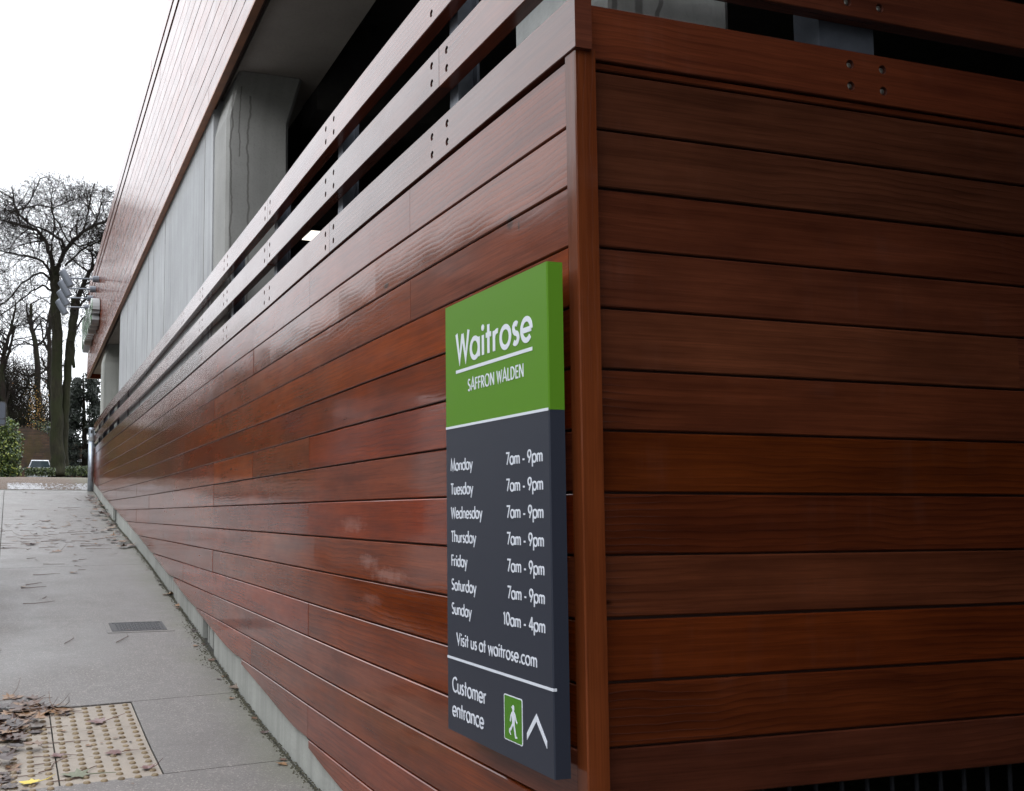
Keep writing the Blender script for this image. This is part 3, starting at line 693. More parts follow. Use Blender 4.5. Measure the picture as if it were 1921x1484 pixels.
# ------------------------------------------------------------------ stroke lettering
def arc(cx, cy, rx, ry, a0, a1, n=12): return [(cx+rx*cos(radians(a0+(a1-a0)*i/n)), cy+ry*sin(radians(a0+(a1-a0)*i/n))) for i in range(n+1)]
XH = .64
def glyphs():
    g = {}; o = XH/2; r = .27
    g['W'] = (.92, [[(0.03,1),(.245,.07),(.46,.93)],[(.46,.93),(.675,.07),(.89,1)]])
    g['w'] = (.80, [[(.03,XH),(.21,0),(.40,XH)],[(.40,XH),(.59,0),(.77,XH)]])
    g['A'] = (.74, [[(.03,0),(.37,1),(.71,0)],[(.15,.32),(.59,.32)]])
    g['S'] = (.52, [arc(.26,.75,.18,.21,35,270,10)[:-1]+arc(.25,.27,.21,.24,90,-145,12)])
    g['s'] = (.40, [arc(.20,.48,.125,.145,40,270,8)[:-1]+arc(.19,.17,.145,.155,90,-140,10)])
    g['F'] = (.47, [[(.07,0),(.07,1)],[(.07,.95),(.43,.95)],[(.07,.53),(.40,.53)]])
    g['E'] = (.50, [[(.07,0),(.07,1)],[(.07,.95),(.45,.95)],[(.07,.52),(.42,.52)],[(.07,.05),(.45,.05)]])
    g['R'] = (.56, [[(.07,0),(.07,1)],[(.07,.95)]+arc(.24,.71,.22,.24,90,-90,10)+[(.07,.47)],[(.24,.47),(.52,0)]])
    g['O'] = (.90, [arc(.45,.5,.39,.48,90,450,28)])
    g['N'] = (.72, [[(.08,0),(.08,1)],[(.08,1),(.64,0)],[(.64,0),(.64,1)]])
    g['L'] = (.44, [[(.08,1),(.08,0)],[(.08,.05),(.42,.05)]])
    g['D'] = (.70, [[(.08,0),(.08,1)],[(.08,.95),(.20,.95)]+arc(.22,.5,.40,.45,90,-90,16)+[(.08,.05)]])
    g['M'] = (.88, [[(.05,0),(.15,1),(.44,.05),(.73,1),(.83,0)]])
    g['T'] = (.52, [[(.26,0),(.26,1)],[(.02,.95),(.50,.95)]])
    g['V'] = (.66, [[(.03,1),(.33,.06),(.63,1)]])
    g['C'] = (.72, [arc(.46,.5,.38,.47,48,312,20)])
    g['a'] = (.66, [arc(.31,o,r,o,0,360,22),[(.58,0),(.58,XH)]])
    g['d'] = (.66, [arc(.31,o,r,o,0,360,22),[(.58,0),(.58,1.06)]])
    g['p'] = (.66, [arc(.35,o,r,o,0,360,22),[(.08,-.34),(.08,XH)]])
    g['o'] = (.66, [arc(.33,o,r+.01,o,90,450,24)])
    g['e'] = (.64, [[(.09,o-.01),(.58,o-.01)],arc(.32,o,.265,o,-2,318,20)])
    g['c'] = (.53, [arc(.33,o,r,o,50,310,18)])
    g['i'] = (.22, [[(.11,0),(.11,XH)],'DOT'])
    g['n'] = (.56, [[(.08,0),(.08,XH)],arc(.28,.42,.20,.20,180,0,12)+[(.48,0)]])
    g['u'] = (.56, [[(.08,XH)]+arc(.28,.21,.20,.20,180,360,12),[(.48,XH),(.48,0)]])
    g['r'] = (.36, [[(.08,0),(.08,XH)],arc(.28,.40,.19,.21,175,75,8)])
    g['m'] = (.84, [[(.08,0),(.08,XH)],arc(.25,.44,.17,.18,180,0,10)+[(.42,0)],arc(.59,.44,.17,.18,180,0,10)+[(.76,0)]])
    g['h'] = (.56, [[(.08,0),(.08,1.06)],arc(.28,.42,.20,.20,180,0,12)+[(.48,0)]])
    g['t'] = (.36, [[(.17,0),(.17,.92)],[(.01,XH-.05),(.34,XH-.05)]])
    g['y'] = (.54, [[(.02,XH),(.28,.02)],[(.52,XH),(.16,-.34)]])
    g['7'] = (.55, [[(.04,.95),(.50,.95),(.17,0)]])
    g['9'] = (.60, [arc(.30,.68,.23,.29,0,360,20),[(.525,.62),(.22,0)]])
    g['1'] = (.36, [[(.05,.84),(.22,.97)],[(.22,0),(.22,1)]])
    g['0'] = (.60, [arc(.30,.5,.24,.48,90,450,24)])
    g['4'] = (.60, [[(.43,0),(.43,1)],[(.43,1),(.04,.26)],[(.04,.27),(.58,.27)]])
    g['-'] = (.42, [[(.09,.30),(.33,.30)]])
    g['.'] = (.20, ['DOT'])
    g[' '] = (.26, [])
    return g
GL = glyphs()
def ribbon(mb, pts, w, fn, d0, d1, closed=False):
    n = len(pts); Lf=[]; Rt=[]
    P = [Vector(p) for p in pts]
    if closed: P = P[:-1]; n -= 1
    for i in range(n):
        a = P[(i-1)%n] if (closed or i > 0) else None; b = P[(i+1)%n] if (closed or i < n-1) else None
        t1 = (P[i]-a).normalized() if a is not None else None; t2 = (b-P[i]).normalized() if b is not None else None
        if t1 is None: t1 = t2
        if t2 is None: t2 = t1
        t = (t1+t2)
        t = t.normalized() if t.length > 1e-6 else t1
        nn = Vector((-t.y, t.x)); cs = max(.42, abs(nn.dot(Vector((-t1.y,t1.x)))))
        Lf.append(P[i]+nn*(w/2/cs)); Rt.append(P[i]-nn*(w/2/cs))
    m = n if closed else n-1
    for i in range(m):
        j = (i+1)%n
        q = [Lf[i],Rt[i],Rt[j],Lf[j]]
        mb.face([fn(p.x,p.y,d1) for p in q])
        mb.face([fn(Lf[i].x,Lf[i].y,d0),fn(Lf[i].x,Lf[i].y,d1),fn(Lf[j].x,Lf[j].y,d1),fn(Lf[j].x,Lf[j].y,d0)])
        mb.face([fn(Rt[j].x,Rt[j].y,d0),fn(Rt[j].x,Rt[j].y,d1),fn(Rt[i].x,Rt[i].y,d1),fn(Rt[i].x,Rt[i].y,d0)])
    if not closed:
        for i in (0, n-1):
            mb.face([fn(Lf[i].x,Lf[i].y,d0),fn(Lf[i].x,Lf[i].y,d1),fn(Rt[i].x,Rt[i].y,d1),fn(Rt[i].x,Rt[i].y,d0)])
def text(mb, s, fn, x0, x1, base, cap, weight, d=.0012, d0=0.0, track=0.0):
    adv = sum(GL[c][0] for c in s) + track*(len(s)-1); sx = (x1-x0)/adv; x = 0; k = 0
    for c in s:
        aw, strokes = GL[c]
        for st in strokes:
            k += 1
            if st == 'DOT':
                xc, yc = x0+(x+(.11 if c == 'i' else .10))*sx, base+(.88 if c == 'i' else .045)*cap; r_ = weight*.66
                mb.prism([(xc+r_*cos(q*pi/6), yc+r_*sin(q*pi/6)) for q in range(12)], fn, d0, d); continue
            pts = [(x0+(x+p[0])*sx, base+p[1]*cap) for p in st]
            cl = len(st) > 3 and hypot(st[0][0]-st[-1][0], st[0][1]-st[-1][1]) < 1e-4
            w = weight
            ribbon(mb, pts, w, fn, d0, d + .00008*(k % 5), cl)
        x += aw + track

# ------------------------------------------------------------------ the opening hours sign
SX, SY1, SY0 = 1.60, 3.753, 2.930         # face plane, far and near edges
sg = thing('opening_hours_sign', 'tall green and grey shop opening hours sign fixed to the timber wall beside the corner', 'sign', (1.63,3.34,EZ))
zt_, zm_, zb_ = EZ+.800, EZ+.327, EZ-.806
def pan(y0,y1,z0,z1,x0,x1,c=.004):
    mb = MB(); prof = [(x1,z0),(x1,z1),(x0,z1),(x0,z0)]
    poly = [(y0,x1),(y0,x0+c),(y0+c,x0),(y1-c,x0),(y1,x0+c),(y1,x1)]
    for i in range(6):
        a, b = poly[i], poly[(i+1)%6]; mb.face([(a[1],a[0],z0),(b[1],b[0],z0),(b[1],b[0],z1),(a[1],a[0],z1)])
    mb.face([(p[1],p[0],z1) for p in poly]); mb.face([(p[1],p[0],z0) for p in poly][::-1]); return mb
pan(SY0,SY1,zm_,zt_,SX,1.656).build('green_panel', M['green'], sg)
pan(SY0,SY1,zb_,zm_-.0005,SX,1.656).build('slate_panel', M['slate'], sg)
def sf(s, z, d): return (SX-d, SY1-s, EZ+z)
def rule(s0,s1,z0,z1,name='white_rule',d=.0012):
    mb = MB(); mb.prism([(s0,z0),(s1,z0),(s1,z1),(s0,z1)], sf, 0, d); mb.build(name, M['white'], sg)
rule(.003,.8205,.3235,.3325); rule(.003,.823,-.5425,-.5335); rule(.104,.720,.529,.541)
mb = MB(); mb.box(SX-.001,SX+.012,SY0-.0012,SY0+.002,EZ-.5425,EZ-.5335); mb.build('rule_end', M['white'], sg)
def lettering(s, x0, x1, base, cap, w, name='lettering', track=.05):
    mb = MB(); text(mb, s, sf, x0, x1, base, cap, w, track=track); return mb.build(name, M['white'], sg)
lettering('Waitrose', .107, .722, .568, .112, .0180, track=.08)
lettering('SAFFRON WALDEN', .211, .657, .451, .0440, .0056, track=.10)
days = [('Monday',.246),('Tuesday',.248),('Wednesday',.325),('Thursday',.270),('Friday',.192),('Saturday',.268),('Sunday',.226)]
for i, (dname, xe) in enumerate(days):
    z = .163-.0895*i; lettering(dname, .047, xe, z, .041, .0059)
    lettering('7am - 9pm' if i < 6 else '10am - 4pm', .519 if i < 6 else .484, .779, z+.003, .041, .0060)
lettering('Visit us at waitrose.com', .090, .722, -.484, .044, .0061)
lettering('Customer', .046, .342, -.661, .054, .0070)
lettering('entrance', .046, .322, -.749, .054, .0070)
def rrect(s0,s1,z0,z1,r):
    return arc(s1-r,z0+r,r,r,-90,0,5)+arc(s1-r,z1-r,r,r,0,90,5)+arc(s0+r,z1-r,r,r,90,180,5)+arc(s0+r,z0+r,r,r,180,270,5)
mb = MB(); mb.prism(rrect(.482,.617,-.749,-.600,.008), sf, 0, .0010); mb.build('pictogram_border', M['white'], sg)
mb = MB(); mb.prism(rrect(.487,.612,-.7455,-.6035,.006), sf, .0010, .0016); mb.build('pictogram_panel', M['picto'], sg)
mb = MB(); px_ = [0]
def blob(pts):
    px_[0] += 1; mb.prism(pts, sf, .0016, .0022+.00006*px_[0])
blob(arc(.5525,-.6385,.0085,.0105,0,360,14)[:-1])
blob([(.5385,-.6355),(.547,-.633),(.547,-.637),(.5385,-.638)])
blob([(.541,-.652),(.5485,-.6475),(.557,-.6475),(.5635,-.652),(.5645,-.672),(.5615,-.689),(.5445,-.689),(.543,-.672)])
blob([(.541,-.652),(.5325,-.664),(.5275,-.683),(.5325,-.685),(.538,-.669),(.5445,-.662)])
blob([(.5615,-.650),(.569,-.660),(.5745,-.673),(.582,-.680),(.579,-.686),(.5695,-.677),(.563,-.666)])
blob([(.5445,-.688),(.554,-.690),(.5385,-.711),(.531,-.714),(.5305,-.722),(.535,-.727),(.531,-.7275),(.5215,-.720),(.5225,-.709),(.532,-.703)])
blob([(.551,-.689),(.5615,-.688),(.566,-.706),(.572,-.7255),(.581,-.7285),(.577,-.732),(.566,-.7335),(.5585,-.711)])
mb.build('walking_figure', M['white'], sg)
mb = MB(); mb.prism([(.646,-.700),(.712,-.628),(.779,-.700),(.779,-.722),(.712,-.652),(.646,-.722)], sf, 0, .0012); mb.build('chevron', M['white'], sg)
mb = MB()
for z in (.55,-.55): mb.box(1.656,1.706,3.1,3.14,EZ+z-.02,EZ+z+.02); mb.box(1.656,1.706,3.5,3.54,EZ+z-.02,EZ+z+.02)
mb.build('standoff_bracket', M['black'], sg)

# ------------------------------------------------------------------ fascia shop letters and spotlights, far end
M['lettergreen'] = plain('letter_glass_green', (.13,.20,.13), .15, coat=.6)
M['letterside'] = plain('letter_side_grey', (.23,.235,.24), .4)
ls = thing('shop_name_sign', 'raised three-dimensional shop name letters along the upper timber fascia, seen edge on', 'sign', (2.1,29,EZ+5.2))
adv = sum(GL[c][0] for c in 'Waitrose'); x = 0; sc = (32.2-27.0)/adv; SB = 4.86
def lf(s, z, d): y = 32.2-s; return (fx(y)-.02-d, y, EZ+SB+z)
for c_ in 'Waitrose':
    mb = MB()
    for i, st in enumerate(GL[c_][1]):
        if st == 'DOT': st = [(.11,.80),(.11,.96)]
        cl = len(st) > 3 and hypot(st[0][0]-st[-1][0], st[0][1]-st[-1][1]) < 1e-4
        ribbon(mb, [((x+p[0])*sc, p[1]*.86) for p in st], .15, lf, 0, .17+.004*i, cl)
    mb.build('letter', M['letterside'], ls)
    mb = MB()
    for i, st in enumerate(GL[c_][1]):
        if st == 'DOT': st = [(.11,.80),(.11,.96)]
        cl = len(st) > 3 and hypot(st[0][0]-st[-1][0], st[0][1]-st[-1][1]) < 1e-4
        ribbon(mb, [((x+p[0])*sc, p[1]*.86) for p in st], .13, lf, .18, .20+.002*i, cl)
    mb.build('letter_face', M['lettergreen'], ls)
    x += GL[c_][0]
ordn = ['nearest','second','third','farthest']
for i, Y in enumerate((27.9,29.2,30.5,31.9)):
    xw = fx(Y)-.005; zc = EZ+6.10
    s_ = thing('spotlight', '%s of the four grey arm spotlights on the fascia over the shop letters' % ordn[i].capitalize(), 'spotlight', (xw,Y,zc), 'spotlights on the fascia')
    mb = MB(); mb.tube([(xw,Y,zc),(xw-.16,Y,zc)], .085, 14); mb.build('wall_plate', M['galvlight'], s_)
    mb = MB(); mb.tube([(xw-.15,Y,zc),(xw-.78,Y,zc-.02)], .022, 8); mb.build('arm', M['galvlight'], s_)
    mb = MB(); hx = xw-.84
    mb.tube([(hx-.10,Y,zc+.17),(hx-.085,Y,zc+.155),(hx+.13,Y,zc-.22),(hx+.14,Y,zc-.24)], [.075,.10,.10,.092], 16); mb.build('lamp_head', M['galvlight'], s_, smooth=False)

# ceiling light inside the car park
M['glow'] = bpy.data.materials.new('lit_diffuser'); M['glow'].use_nodes = True
b_ = M['glow'].node_tree.nodes['Principled BSDF']; b_.inputs['Emission Color'].default_value = (1,.93,.8,1); b_.inputs['Emission Strength'].default_value = 2.2
cl_ = thing('ceiling_light', 'lit rectangular ceiling light glowing inside the car park between the slats', 'light', (4.63,16.5,EZ+4.6))
mb = MB(); mb.box(4.55,4.76,16.2,16.8,EZ+4.60,EZ+4.68); mb.build('housing', M['steel'], cl_)
mb = MB(); mb.box(4.56,4.75,16.21,16.79,EZ+4.588,EZ+4.597); mb.build('diffuser', M['glow'], cl_)

# ------------------------------------------------------------------ bollard
bt = thing('bollard', 'tall galvanised steel bollard at the top of the pavement beside the timber wall', 'bollard', (1.96,27.75,gz(27.75)))
bxm, bym = at(167,900,27.4).x, 27.75
zb0 = gz(bym)-.02
mb = MB(); mb.tube([(bxm,bym,zb0),(bxm+.0,bym,zb0+1.36)], .072, 20); mb.build('post', M['galv'], bt, smooth=True)
mb = MB(); mb.tube([(bxm,bym,zb0+1.36),(bxm,bym,zb0+1.615),(bxm,bym,zb0+1.64)], [.078,.078,.066], 20); mb.build('cap', M['galv'], bt)
mb = MB(); mb.tube([(bxm,bym,zb0+1.30),(bxm,bym,zb0+1.40)], .0805, 20); mb.build('pale_band', M['letterside'], bt)
mb = MB(); mb.box(bxm-.03,bxm+.02,bym-.082,bym-.07,zb0+1.49,zb0+1.57); mb.build('small_label', M['black'], bt)

# ------------------------------------------------------------------ trees
rt = random.Random(11)
def rv(a=1.0): return Vector((rt.uniform(-a,a), rt.uniform(-a,a), rt.uniform(-a,a)))
ZCAP = 99
def grow(mb, p, d, r, ln, lev, maxlev, grav=.0, kids=5):
    n = max(3, min(7, int(ln/.35))); pts=[p.copy()]; rads=[r]; d = d.normalized()
    for i in range(n):
        d = (d + rv(.30 if lev < 3 else .42) + Vector((0,0,grav))).normalized()
        if p.z > ZCAP+rt.uniform(-1.3,.9): return
        p = p + d*(ln/n); pts.append(p.copy()); rads.append(max(.005, r*(1-.75*(i+1)/n)))
    mb.tube(pts, rads, 6 if r > .08 else 4 if r > .03 else 3, cap=False)
    if lev < maxlev:
        for k in range(kids):
            i = rt.randint(1, n); q = pts[i]; dd = (pts[i]-pts[i-1]).normalized()
            side = (dd.cross(rv()).normalized())
            nd = (dd*.7 + side*rt.uniform(.5,1.0) + Vector((0,0,.04))).normalized()
            grow(mb, q, nd, max(.0075, rads[i]*.58), ln*rt.uniform(.5,.78), lev+1, maxlev, grav, kids)
LSC = 1.0
def limb(mb, px, D, dz=0.0, n=8):
    """limb through photo points (x, y, width px) at depth D +- dz drift"""
    P=[]; R=[]
    for i, (x,y,w) in enumerate(px):
        P.append(at(x,y,D+dz*i)); R.append(w/2*D/F*LSC)
    # subdivide with wobble
    Q=[]; S=[]
    for i in range(len(P)-1):
        for k in range(3):
            t=k/3; q=P[i].lerp(P[i+1],t)
            if k: q += rv(.06)
            Q.append(q); S.append(R[i]+(R[i+1]-R[i])*t)
    Q.append(P[-1]); S.append(R[-1]); mb.tube(Q,S,n,cap=True); return Q,S
def twigs(mb, Q, S, cnt, ln, lev, maxlev, kids=5, t0=.2, up=.15):
    for k in range(cnt):
        i = rt.randint(max(1,int(len(Q)*t0)), len(Q)-1); dd=(Q[i]-Q[i-1]).normalized(); side=dd.cross(rv()).normalized()
        grow(mb, Q[i], dd*.5+side*rt.uniform(.6,1)+Vector((0,0,up)), max(.02,min(S[i]*.5,.09)), ln*rt.uniform(.6,1.25), lev, maxlev, 0, kids)
def bark(name, c1, c2, sc=6):
    m, nt, b = newmat(name); g = G(nt); x,y,z,p = g.pos()
    n = g.noise(g.comb(g.math('MULTIPLY',x,sc), g.math('MULTIPLY',y,sc), g.math('MULTIPLY',z,sc*.25)), 1, 5, .65)
    n2 = g.noise(p, .8, 3)
    c = g.mix(g.rng(n,.3,.7,0,1), c1, c2); c = g.mix(g.rng(n2,.45,.6,0,.7), c, rgb(.015,.018,.007))
    nt.links.new(c, b.inputs['Base Color']); b.inputs['Roughness'].default_value=.9; b.inputs['Specular IOR Level'].default_value=.15
    nt.links.new(g.bump(n,.06), b.inputs['Normal']); return m
M['bark'] = bark('beech_bark', rgb(.009,.0085,.0055), rgb(.024,.023,.013))
M['bark2'] = bark('dark_bark', rgb(.010,.0075,.006), rgb(.022,.016,.013))
M['twig'] = plain('bare_twigs', (.016,.013,.011), .9, spec=.1)
DB = 66
bt_ = thing('beech_tree', 'large bare winter tree with a thick mossy double trunk and wide spreading crown', 'tree', tuple(at(111,889,DB)))
mb = MB()
limb(mb, [(110,893,40),(109,875,29),(108,850,26),(107,800,24),(107,740,22),(106,690,21),(107,640,20),(105,600,19),(104,560,18),(103,520,17),(101,500,15)], DB, n=14)
limb(mb, [(118,893,26),(120,860,17),(122,800,15),(124,740,15),(127,700,15),(130,660,16),(136,620,16),(140,580,17),(141,560,17)], DB+.5, n=12)
limb(mb, [(134,640,10),(139,690,6)], DB-.2, n=8)
tr = mb.build('trunk', M['bark'], bt_, smooth=True)
mb = MB(); LS=[]
LB = [([(101,505,13),(95,478,12),(85,452,10),(70,432,9),(48,425,7),(20,418,5),(0,412,4),(-30,402,3)],-.3),
 ([(104,512,13),(113,490,13),(122,470,12),(138,450,11),(155,435,9),(172,425,8),(190,418,7),(205,412,6)],.2),
 ([(122,468,9),(115,450,8),(99,440,7),(80,430,6),(60,423,5),(38,405,6),(28,385,5),(22,370,4),(0,358,3)],.3),
 ([(38,420,5),(30,395,5),(26,375,5),(22,350,3)],.2),
 ([(95,478,7),(98,450,6),(103,428,5),(99,400,4),(96,378,3),(98,350,2)],-.2),
 ([(96,520,8),(88,500,7),(75,488,6),(52,480,5),(30,476,4),(0,470,3),(-30,468,2)],-.4),
 ([(98,528,7),(80,512,6),(62,516,5),(40,532,4),(15,562,4),(0,572,3),(-20,590,2)],-.4),
 ([(97,545,6),(80,535,5),(60,545,4),(30,570,3),(0,592,3)],-.5),
 ([(139,582,14),(148,555,13),(160,525,12),(172,505,11),(185,490,9),(200,482,8)],.2),
 ([(120,472,7),(135,455,5),(150,462,5),(170,455,4),(190,452,3),(200,460,2)],.3),
 ([(123,498,6),(140,482,5),(160,465,5),(180,455,4),(200,450,3)],.4),
 ([(155,435,6),(163,412,5),(166,390,5),(170,365,4),(178,345,3)],.3),
 ([(172,425,5),(184,405,4),(188,388,4),(192,370,3),(197,352,2)],.2),
 ([(130,455,5),(115,430,4),(97,398,4),(98,380,3)],.3),
 ([(99,392,4),(120,382,3),(140,374,3),(155,370,2)],.2),
 ([(99,390,4),(70,385,3),(45,390,3),(20,400,2)],-.2),
 ([(40,400,4),(60,370,4),(75,335,3),(95,332,2)],.1),
 ([(138,622,6),(150,605,5),(160,592,4),(170,580,4)],.2),
 ([(104,560,6),(112,575,5),(118,560,4),(116,540,3),(122,520,3)],-.1),
 ([(139,590,6),(150,575,6),(163,555,6),(178,540,5),(200,520,4)],.5)]
LSC = .72
for pxs, dz in LB:
    Q,S = limb(mb, pxs, DB, dz, 7); LS.append((Q,S))
lb = mb.build('limbs', M['twig'], bt_)
mb = MB()
ZCAP = at(100,318,DB).z
for Q,S in LS: twigs(mb, Q, S, 11, 2.5, 1, 4, 5, up=.08)
ZCAP = 99
LSC = 1.0
crown = mb.build('crown', M['twig'], bt_)
print('crown tris', len(mb.f)*2)
# other trunks
def tree2(label, base, pxs, D, subs, mat='bark2', cnt=8, ln=2.2, kids=4, maxlev=3):
    o = thing('bare_tree', label, 'tree', tuple(at(base[0],base[1],D)), 'bare trees beyond the brick wall')
    mb = MB(); Q,S = limb(mb, pxs, D, 0, 9); mb.build('trunk', M[mat], o, smooth=True)
    mb = MB(); allq=[(Q,S)]
    for s in subs: allq.append(limb(mb, s, D, .15, 6))
    for q,s in allq: twigs(mb, q, s, cnt, ln, 1, maxlev, kids, t0=.35)
    mb.build('crown', M['twig'], o)
tree2('Bare tree with a crooked upright trunk just left of the big double trunk', (79,850), [(79,870,16),(77,800,14),(73,760,13),(70,720,12),(70,680,11),(67,650,10),(62,625,9),(57,600,7),(58,570,5)], 86,
  [[(70,700,6),(55,706,5),(40,702,4),(25,690,3)],[(75,785,4),(66,728,5),(45,728,4),(35,735,3)],[(68,650,5),(80,640,5),(88,620,4),(90,590,3)],[(60,622,4),(52,600,3),(50,570,3)]])
tree2('Slim bare tree partly hidden behind the left edge of the big double trunk', (98,850), [(98,870,13),(98,780,11),(95,730,10),(92,690,10),(93,660,9),(91,630,8),(94,600,6),(96,560,4)], 90,
  [[(93,700,5),(86,690,4),(78,672,4)],[(94,665,5),(86,650,4),(80,630,3),(76,600,3)]])
tree2('Leaning bare tree rising at the left edge behind the ivy bush', (12,850), [(14,870,12),(12,800,11),(6,740,10),(3,690,9),(8,660,8),(14,640,7),(22,610,5),(30,570,3)], 82,
  [[(6,700,6),(14,670,5),(22,640,5),(34,600,3)],[(10,760,5),(20,720,4),(26,690,3)]], cnt=12, ln=3)
# far woods: twiggy mass one cannot count (continues along the far side of the street to the left)
mb = MB(); rw = random.Random(5)
def stem(x, y, h, n=26):
    z0 = gz(y)-.2; base = Vector((x,y,z0)); p = base.copy(); pts=[p.copy()]; d=Vector((rw.uniform(-.15,.15),rw.uniform(-.15,.15),1))
    for i in range(5):
        d = (d+Vector((rw.uniform(-.14,.14),rw.uniform(-.14,.14),.0))).normalized(); p = p+d*(h/5); pts.append(p.copy())
    mb.tube(pts, [.10,.08,.06,.045,.03,.012], 4, cap=False)
    for k in range(n):
        t = rw.uniform(.12,1)*5; i=min(4,int(t)); q=pts[i].lerp(pts[i+1],t-i); dd=Vector((rw.uniform(-1,1),rw.uniform(-1,1),rw.uniform(.1,1.2))).normalized()
        l=rw.uniform(.8,2.3)*h/9; a=q+dd*l*.5+Vector((0,0,rw.uniform(-.1,.2))); e=a+(dd+Vector((rw.uniform(-.5,.5),rw.uniform(-.5,.5),.2)))*l*.5
        mb.tube([q,a,e],[.03,.02,.008],3,cap=False)
        for m_ in range(3):
            s_=q.lerp(e,rw.uniform(.3,1)); e2=s_+Vector((rw.uniform(-1,1),rw.uniform(-1,1),rw.uniform(-.1,1))).normalized()*l*.4
            mb.tube([s_,e2],[.014,.006],3,cap=False)
for k in range(230): x = rw.uniform(-3,4.0); stem(x, rw.uniform(88,104), rw.uniform(6,10.5) if x < 1.6 else rw.uniform(3.0,5.5), 30)
for k in range(60): stem(rw.uniform(-22,-4), rw.uniform(70,95), rw.uniform(8,13), 22)
for k in range(90): stem(rw.uniform(-15,-11), rw.uniform(8,75), rw.uniform(6,9), 20)
tag(mb.build('far_woods', M['bark2']), 'brown thicket of bare stems and twigs behind the brick wall', 'trees', kind='stuff')
print('woods tris', len(mb.f)*2)

# foliage made of leaf-sized faces
def foliage_mat(name, cols, rough=.5, trans=0):
    m, nt, b = newmat(name); g = G(nt); u, v = g.uv(); cr = g.n('ShaderNodeValToRGB'); nt.links.new(u, cr.inputs[0])
    el = cr.color_ramp.elements; el[0].position = 0; el[0].color = cols[0]; el[1].position = 1; el[1].color = cols[-1]
    for i, c in enumerate(cols[1:-1]): e = el.new((i+1)/(len(cols)-1)); e.color = c
    nt.links.new(cr.outputs[0], b.inputs['Base Color']); b.inputs['Roughness'].default_value = rough; return m
def leaf(mb, p, s, rnd, nrm=None, asp=.55):
    n = (nrm if nrm else Vector((rnd.uniform(-1,1),rnd.uniform(-1,1),rnd.uniform(-.3,1)))).normalized()
    a = n.orthogonal().normalized(); a.rotate(Matrix.Rotation(rnd.uniform(0,6.28),3,n)); b = n.cross(a)
    c = rnd.random(); q = [p-a*s*.5, p+b*s*asp*.5+n*s*.06, p+a*s*.5, p-b*s*asp*.5+n*s*.06]
    mb.face(q, [(c,0)]*4)
M['ivy'] = foliage_mat('variegated_leaves', [rgb(.010,.020,.007),rgb(.018,.036,.011),rgb(.035,.062,.016),rgb(.08,.115,.022),rgb(.26,.29,.06)], .4)
M['yew'] = foliage_mat('yew_needles', [rgb(.004,.007,.005),rgb(.008,.013,.008),rgb(.013,.021,.013)], .7)
M['hedge'] = foliage_mat('hedge_leaves', [rgb(.008,.016,.005),rgb(.016,.028,.008),rgb(.034,.052,.012),rgb(.085,.11,.025)], .5)
M['autumn'] = foliage_mat('autumn_leaves', [rgb(.20,.075,.02),rgb(.32,.17,.03),rgb(.42,.28,.05)], .6)
rf = random.Random(21)
def nz(p, s): return noise.noise(p*s)
def mass(mb, c, rad, count, size, rnd, pw=.33, nsc=.9, amp=.35):
    for _ in range(count):
        d = Vector((rnd.gauss(0,1),rnd.gauss(0,1),rnd.gauss(0,1))).normalized()
        r = (rnd.random()**pw)*(1+amp*nz(d*2+Vector(c)*.3, nsc*2))
        leaf(mb, Vector(c)+Vector((d.x*rad[0]*r,d.y*rad[1]*r,d.z*rad[2]*r)), size*rnd.uniform(.6,1.3), rnd)
# tall evergreen belt along the other side of the street
mb = MB()
for k in range(22000):
    y = -12+200*rf.random()**1.35; h = 8.2+1.6*nz(Vector((y*.25,0,0)),1)
    leaf(mb, Vector((-9.6-abs(rf.gauss(0,.9)), y, gz(y)-.1+h*rf.random()**.8)), rf.uniform(.35,.8), rf, asp=.7)
tag(mb.build('roadside_hedge', M['hedge']), 'tall dark evergreen belt along the other side of the street', 'hedge', kind='stuff')
# variegated bush at the left edge
D_=46; c0 = at(8,850,D_)
o = thing('variegated_bush', 'tall dense evergreen bush with yellow variegated leaves at the left edge', 'bush', (c0.x,c0.y,gz(c0.y)))
mb = MB()
for (x,y,r) in ((2,800,.55),(16,802,.5),(26,822,.42),(18,830,.6),(4,835,.7),(27,850,.4),(14,862,.6),(24,870,.35),(30,884,.3),(0,870,.7),(12,885,.5),(-14,830,.9),(-14,870,.9)):
    c_ = at(x,y,D_+rf.uniform(-.3,.3)); mass(mb, c_, (r,r,r*.85), int(850*r), .13, rf, .4)
mb.build('foliage', M['ivy'], o)
mb = MB()
for k in range(7):
    x = rf.uniform(-6,26); mb.tube([at(x,893,D_), at(x+rf.uniform(-4,4),850,D_), at(x+rf.uniform(-6,6),815,D_)],[.05,.035,.015],5)
mb.build('stems', M['bark2'], o)
# dark conifer right of the beech
D_=76; c0 = at(160,890,D_)
o = thing('dark_conifer', 'dark evergreen conifer between the big trunk and the building corner', 'tree', (c0.x,c0.y,gz(c0.y)))
mb = MB()
mb.tube([at(160,900,D_),at(158,800,D_),at(156,700,D_)],[.25,.16,.04],8); mb.build('trunk', M['bark2'], o)
mb = MB()
for k in range(420):
    t = rf.random()**.8; yy_ = 700+t*190; hw = 8+t*38 if t < .5 else 27+12*t
    x = 158+rf.uniform(-1,1)*hw+(6 if t > .4 else 0); c_ = at(x,yy_,D_+rf.uniform(-1.5,1.5))
    dr = Vector((x-158,0,0)).normalized() if abs(x-158) > 1 else Vector((1,0,0))
    L_ = rf.uniform(.5,1.0)*(.7+.6*t)
    for j in range(34):
        s_ = rf.random(); p_ = c_ + dr*(s_*L_) + Vector((rf.gauss(0,.10),rf.gauss(0,.25),rf.gauss(0,.10)-s_*s_*.25+.12*s_))
        leaf(mb, p_, rf.uniform(.16,.36), rf, asp=.4)
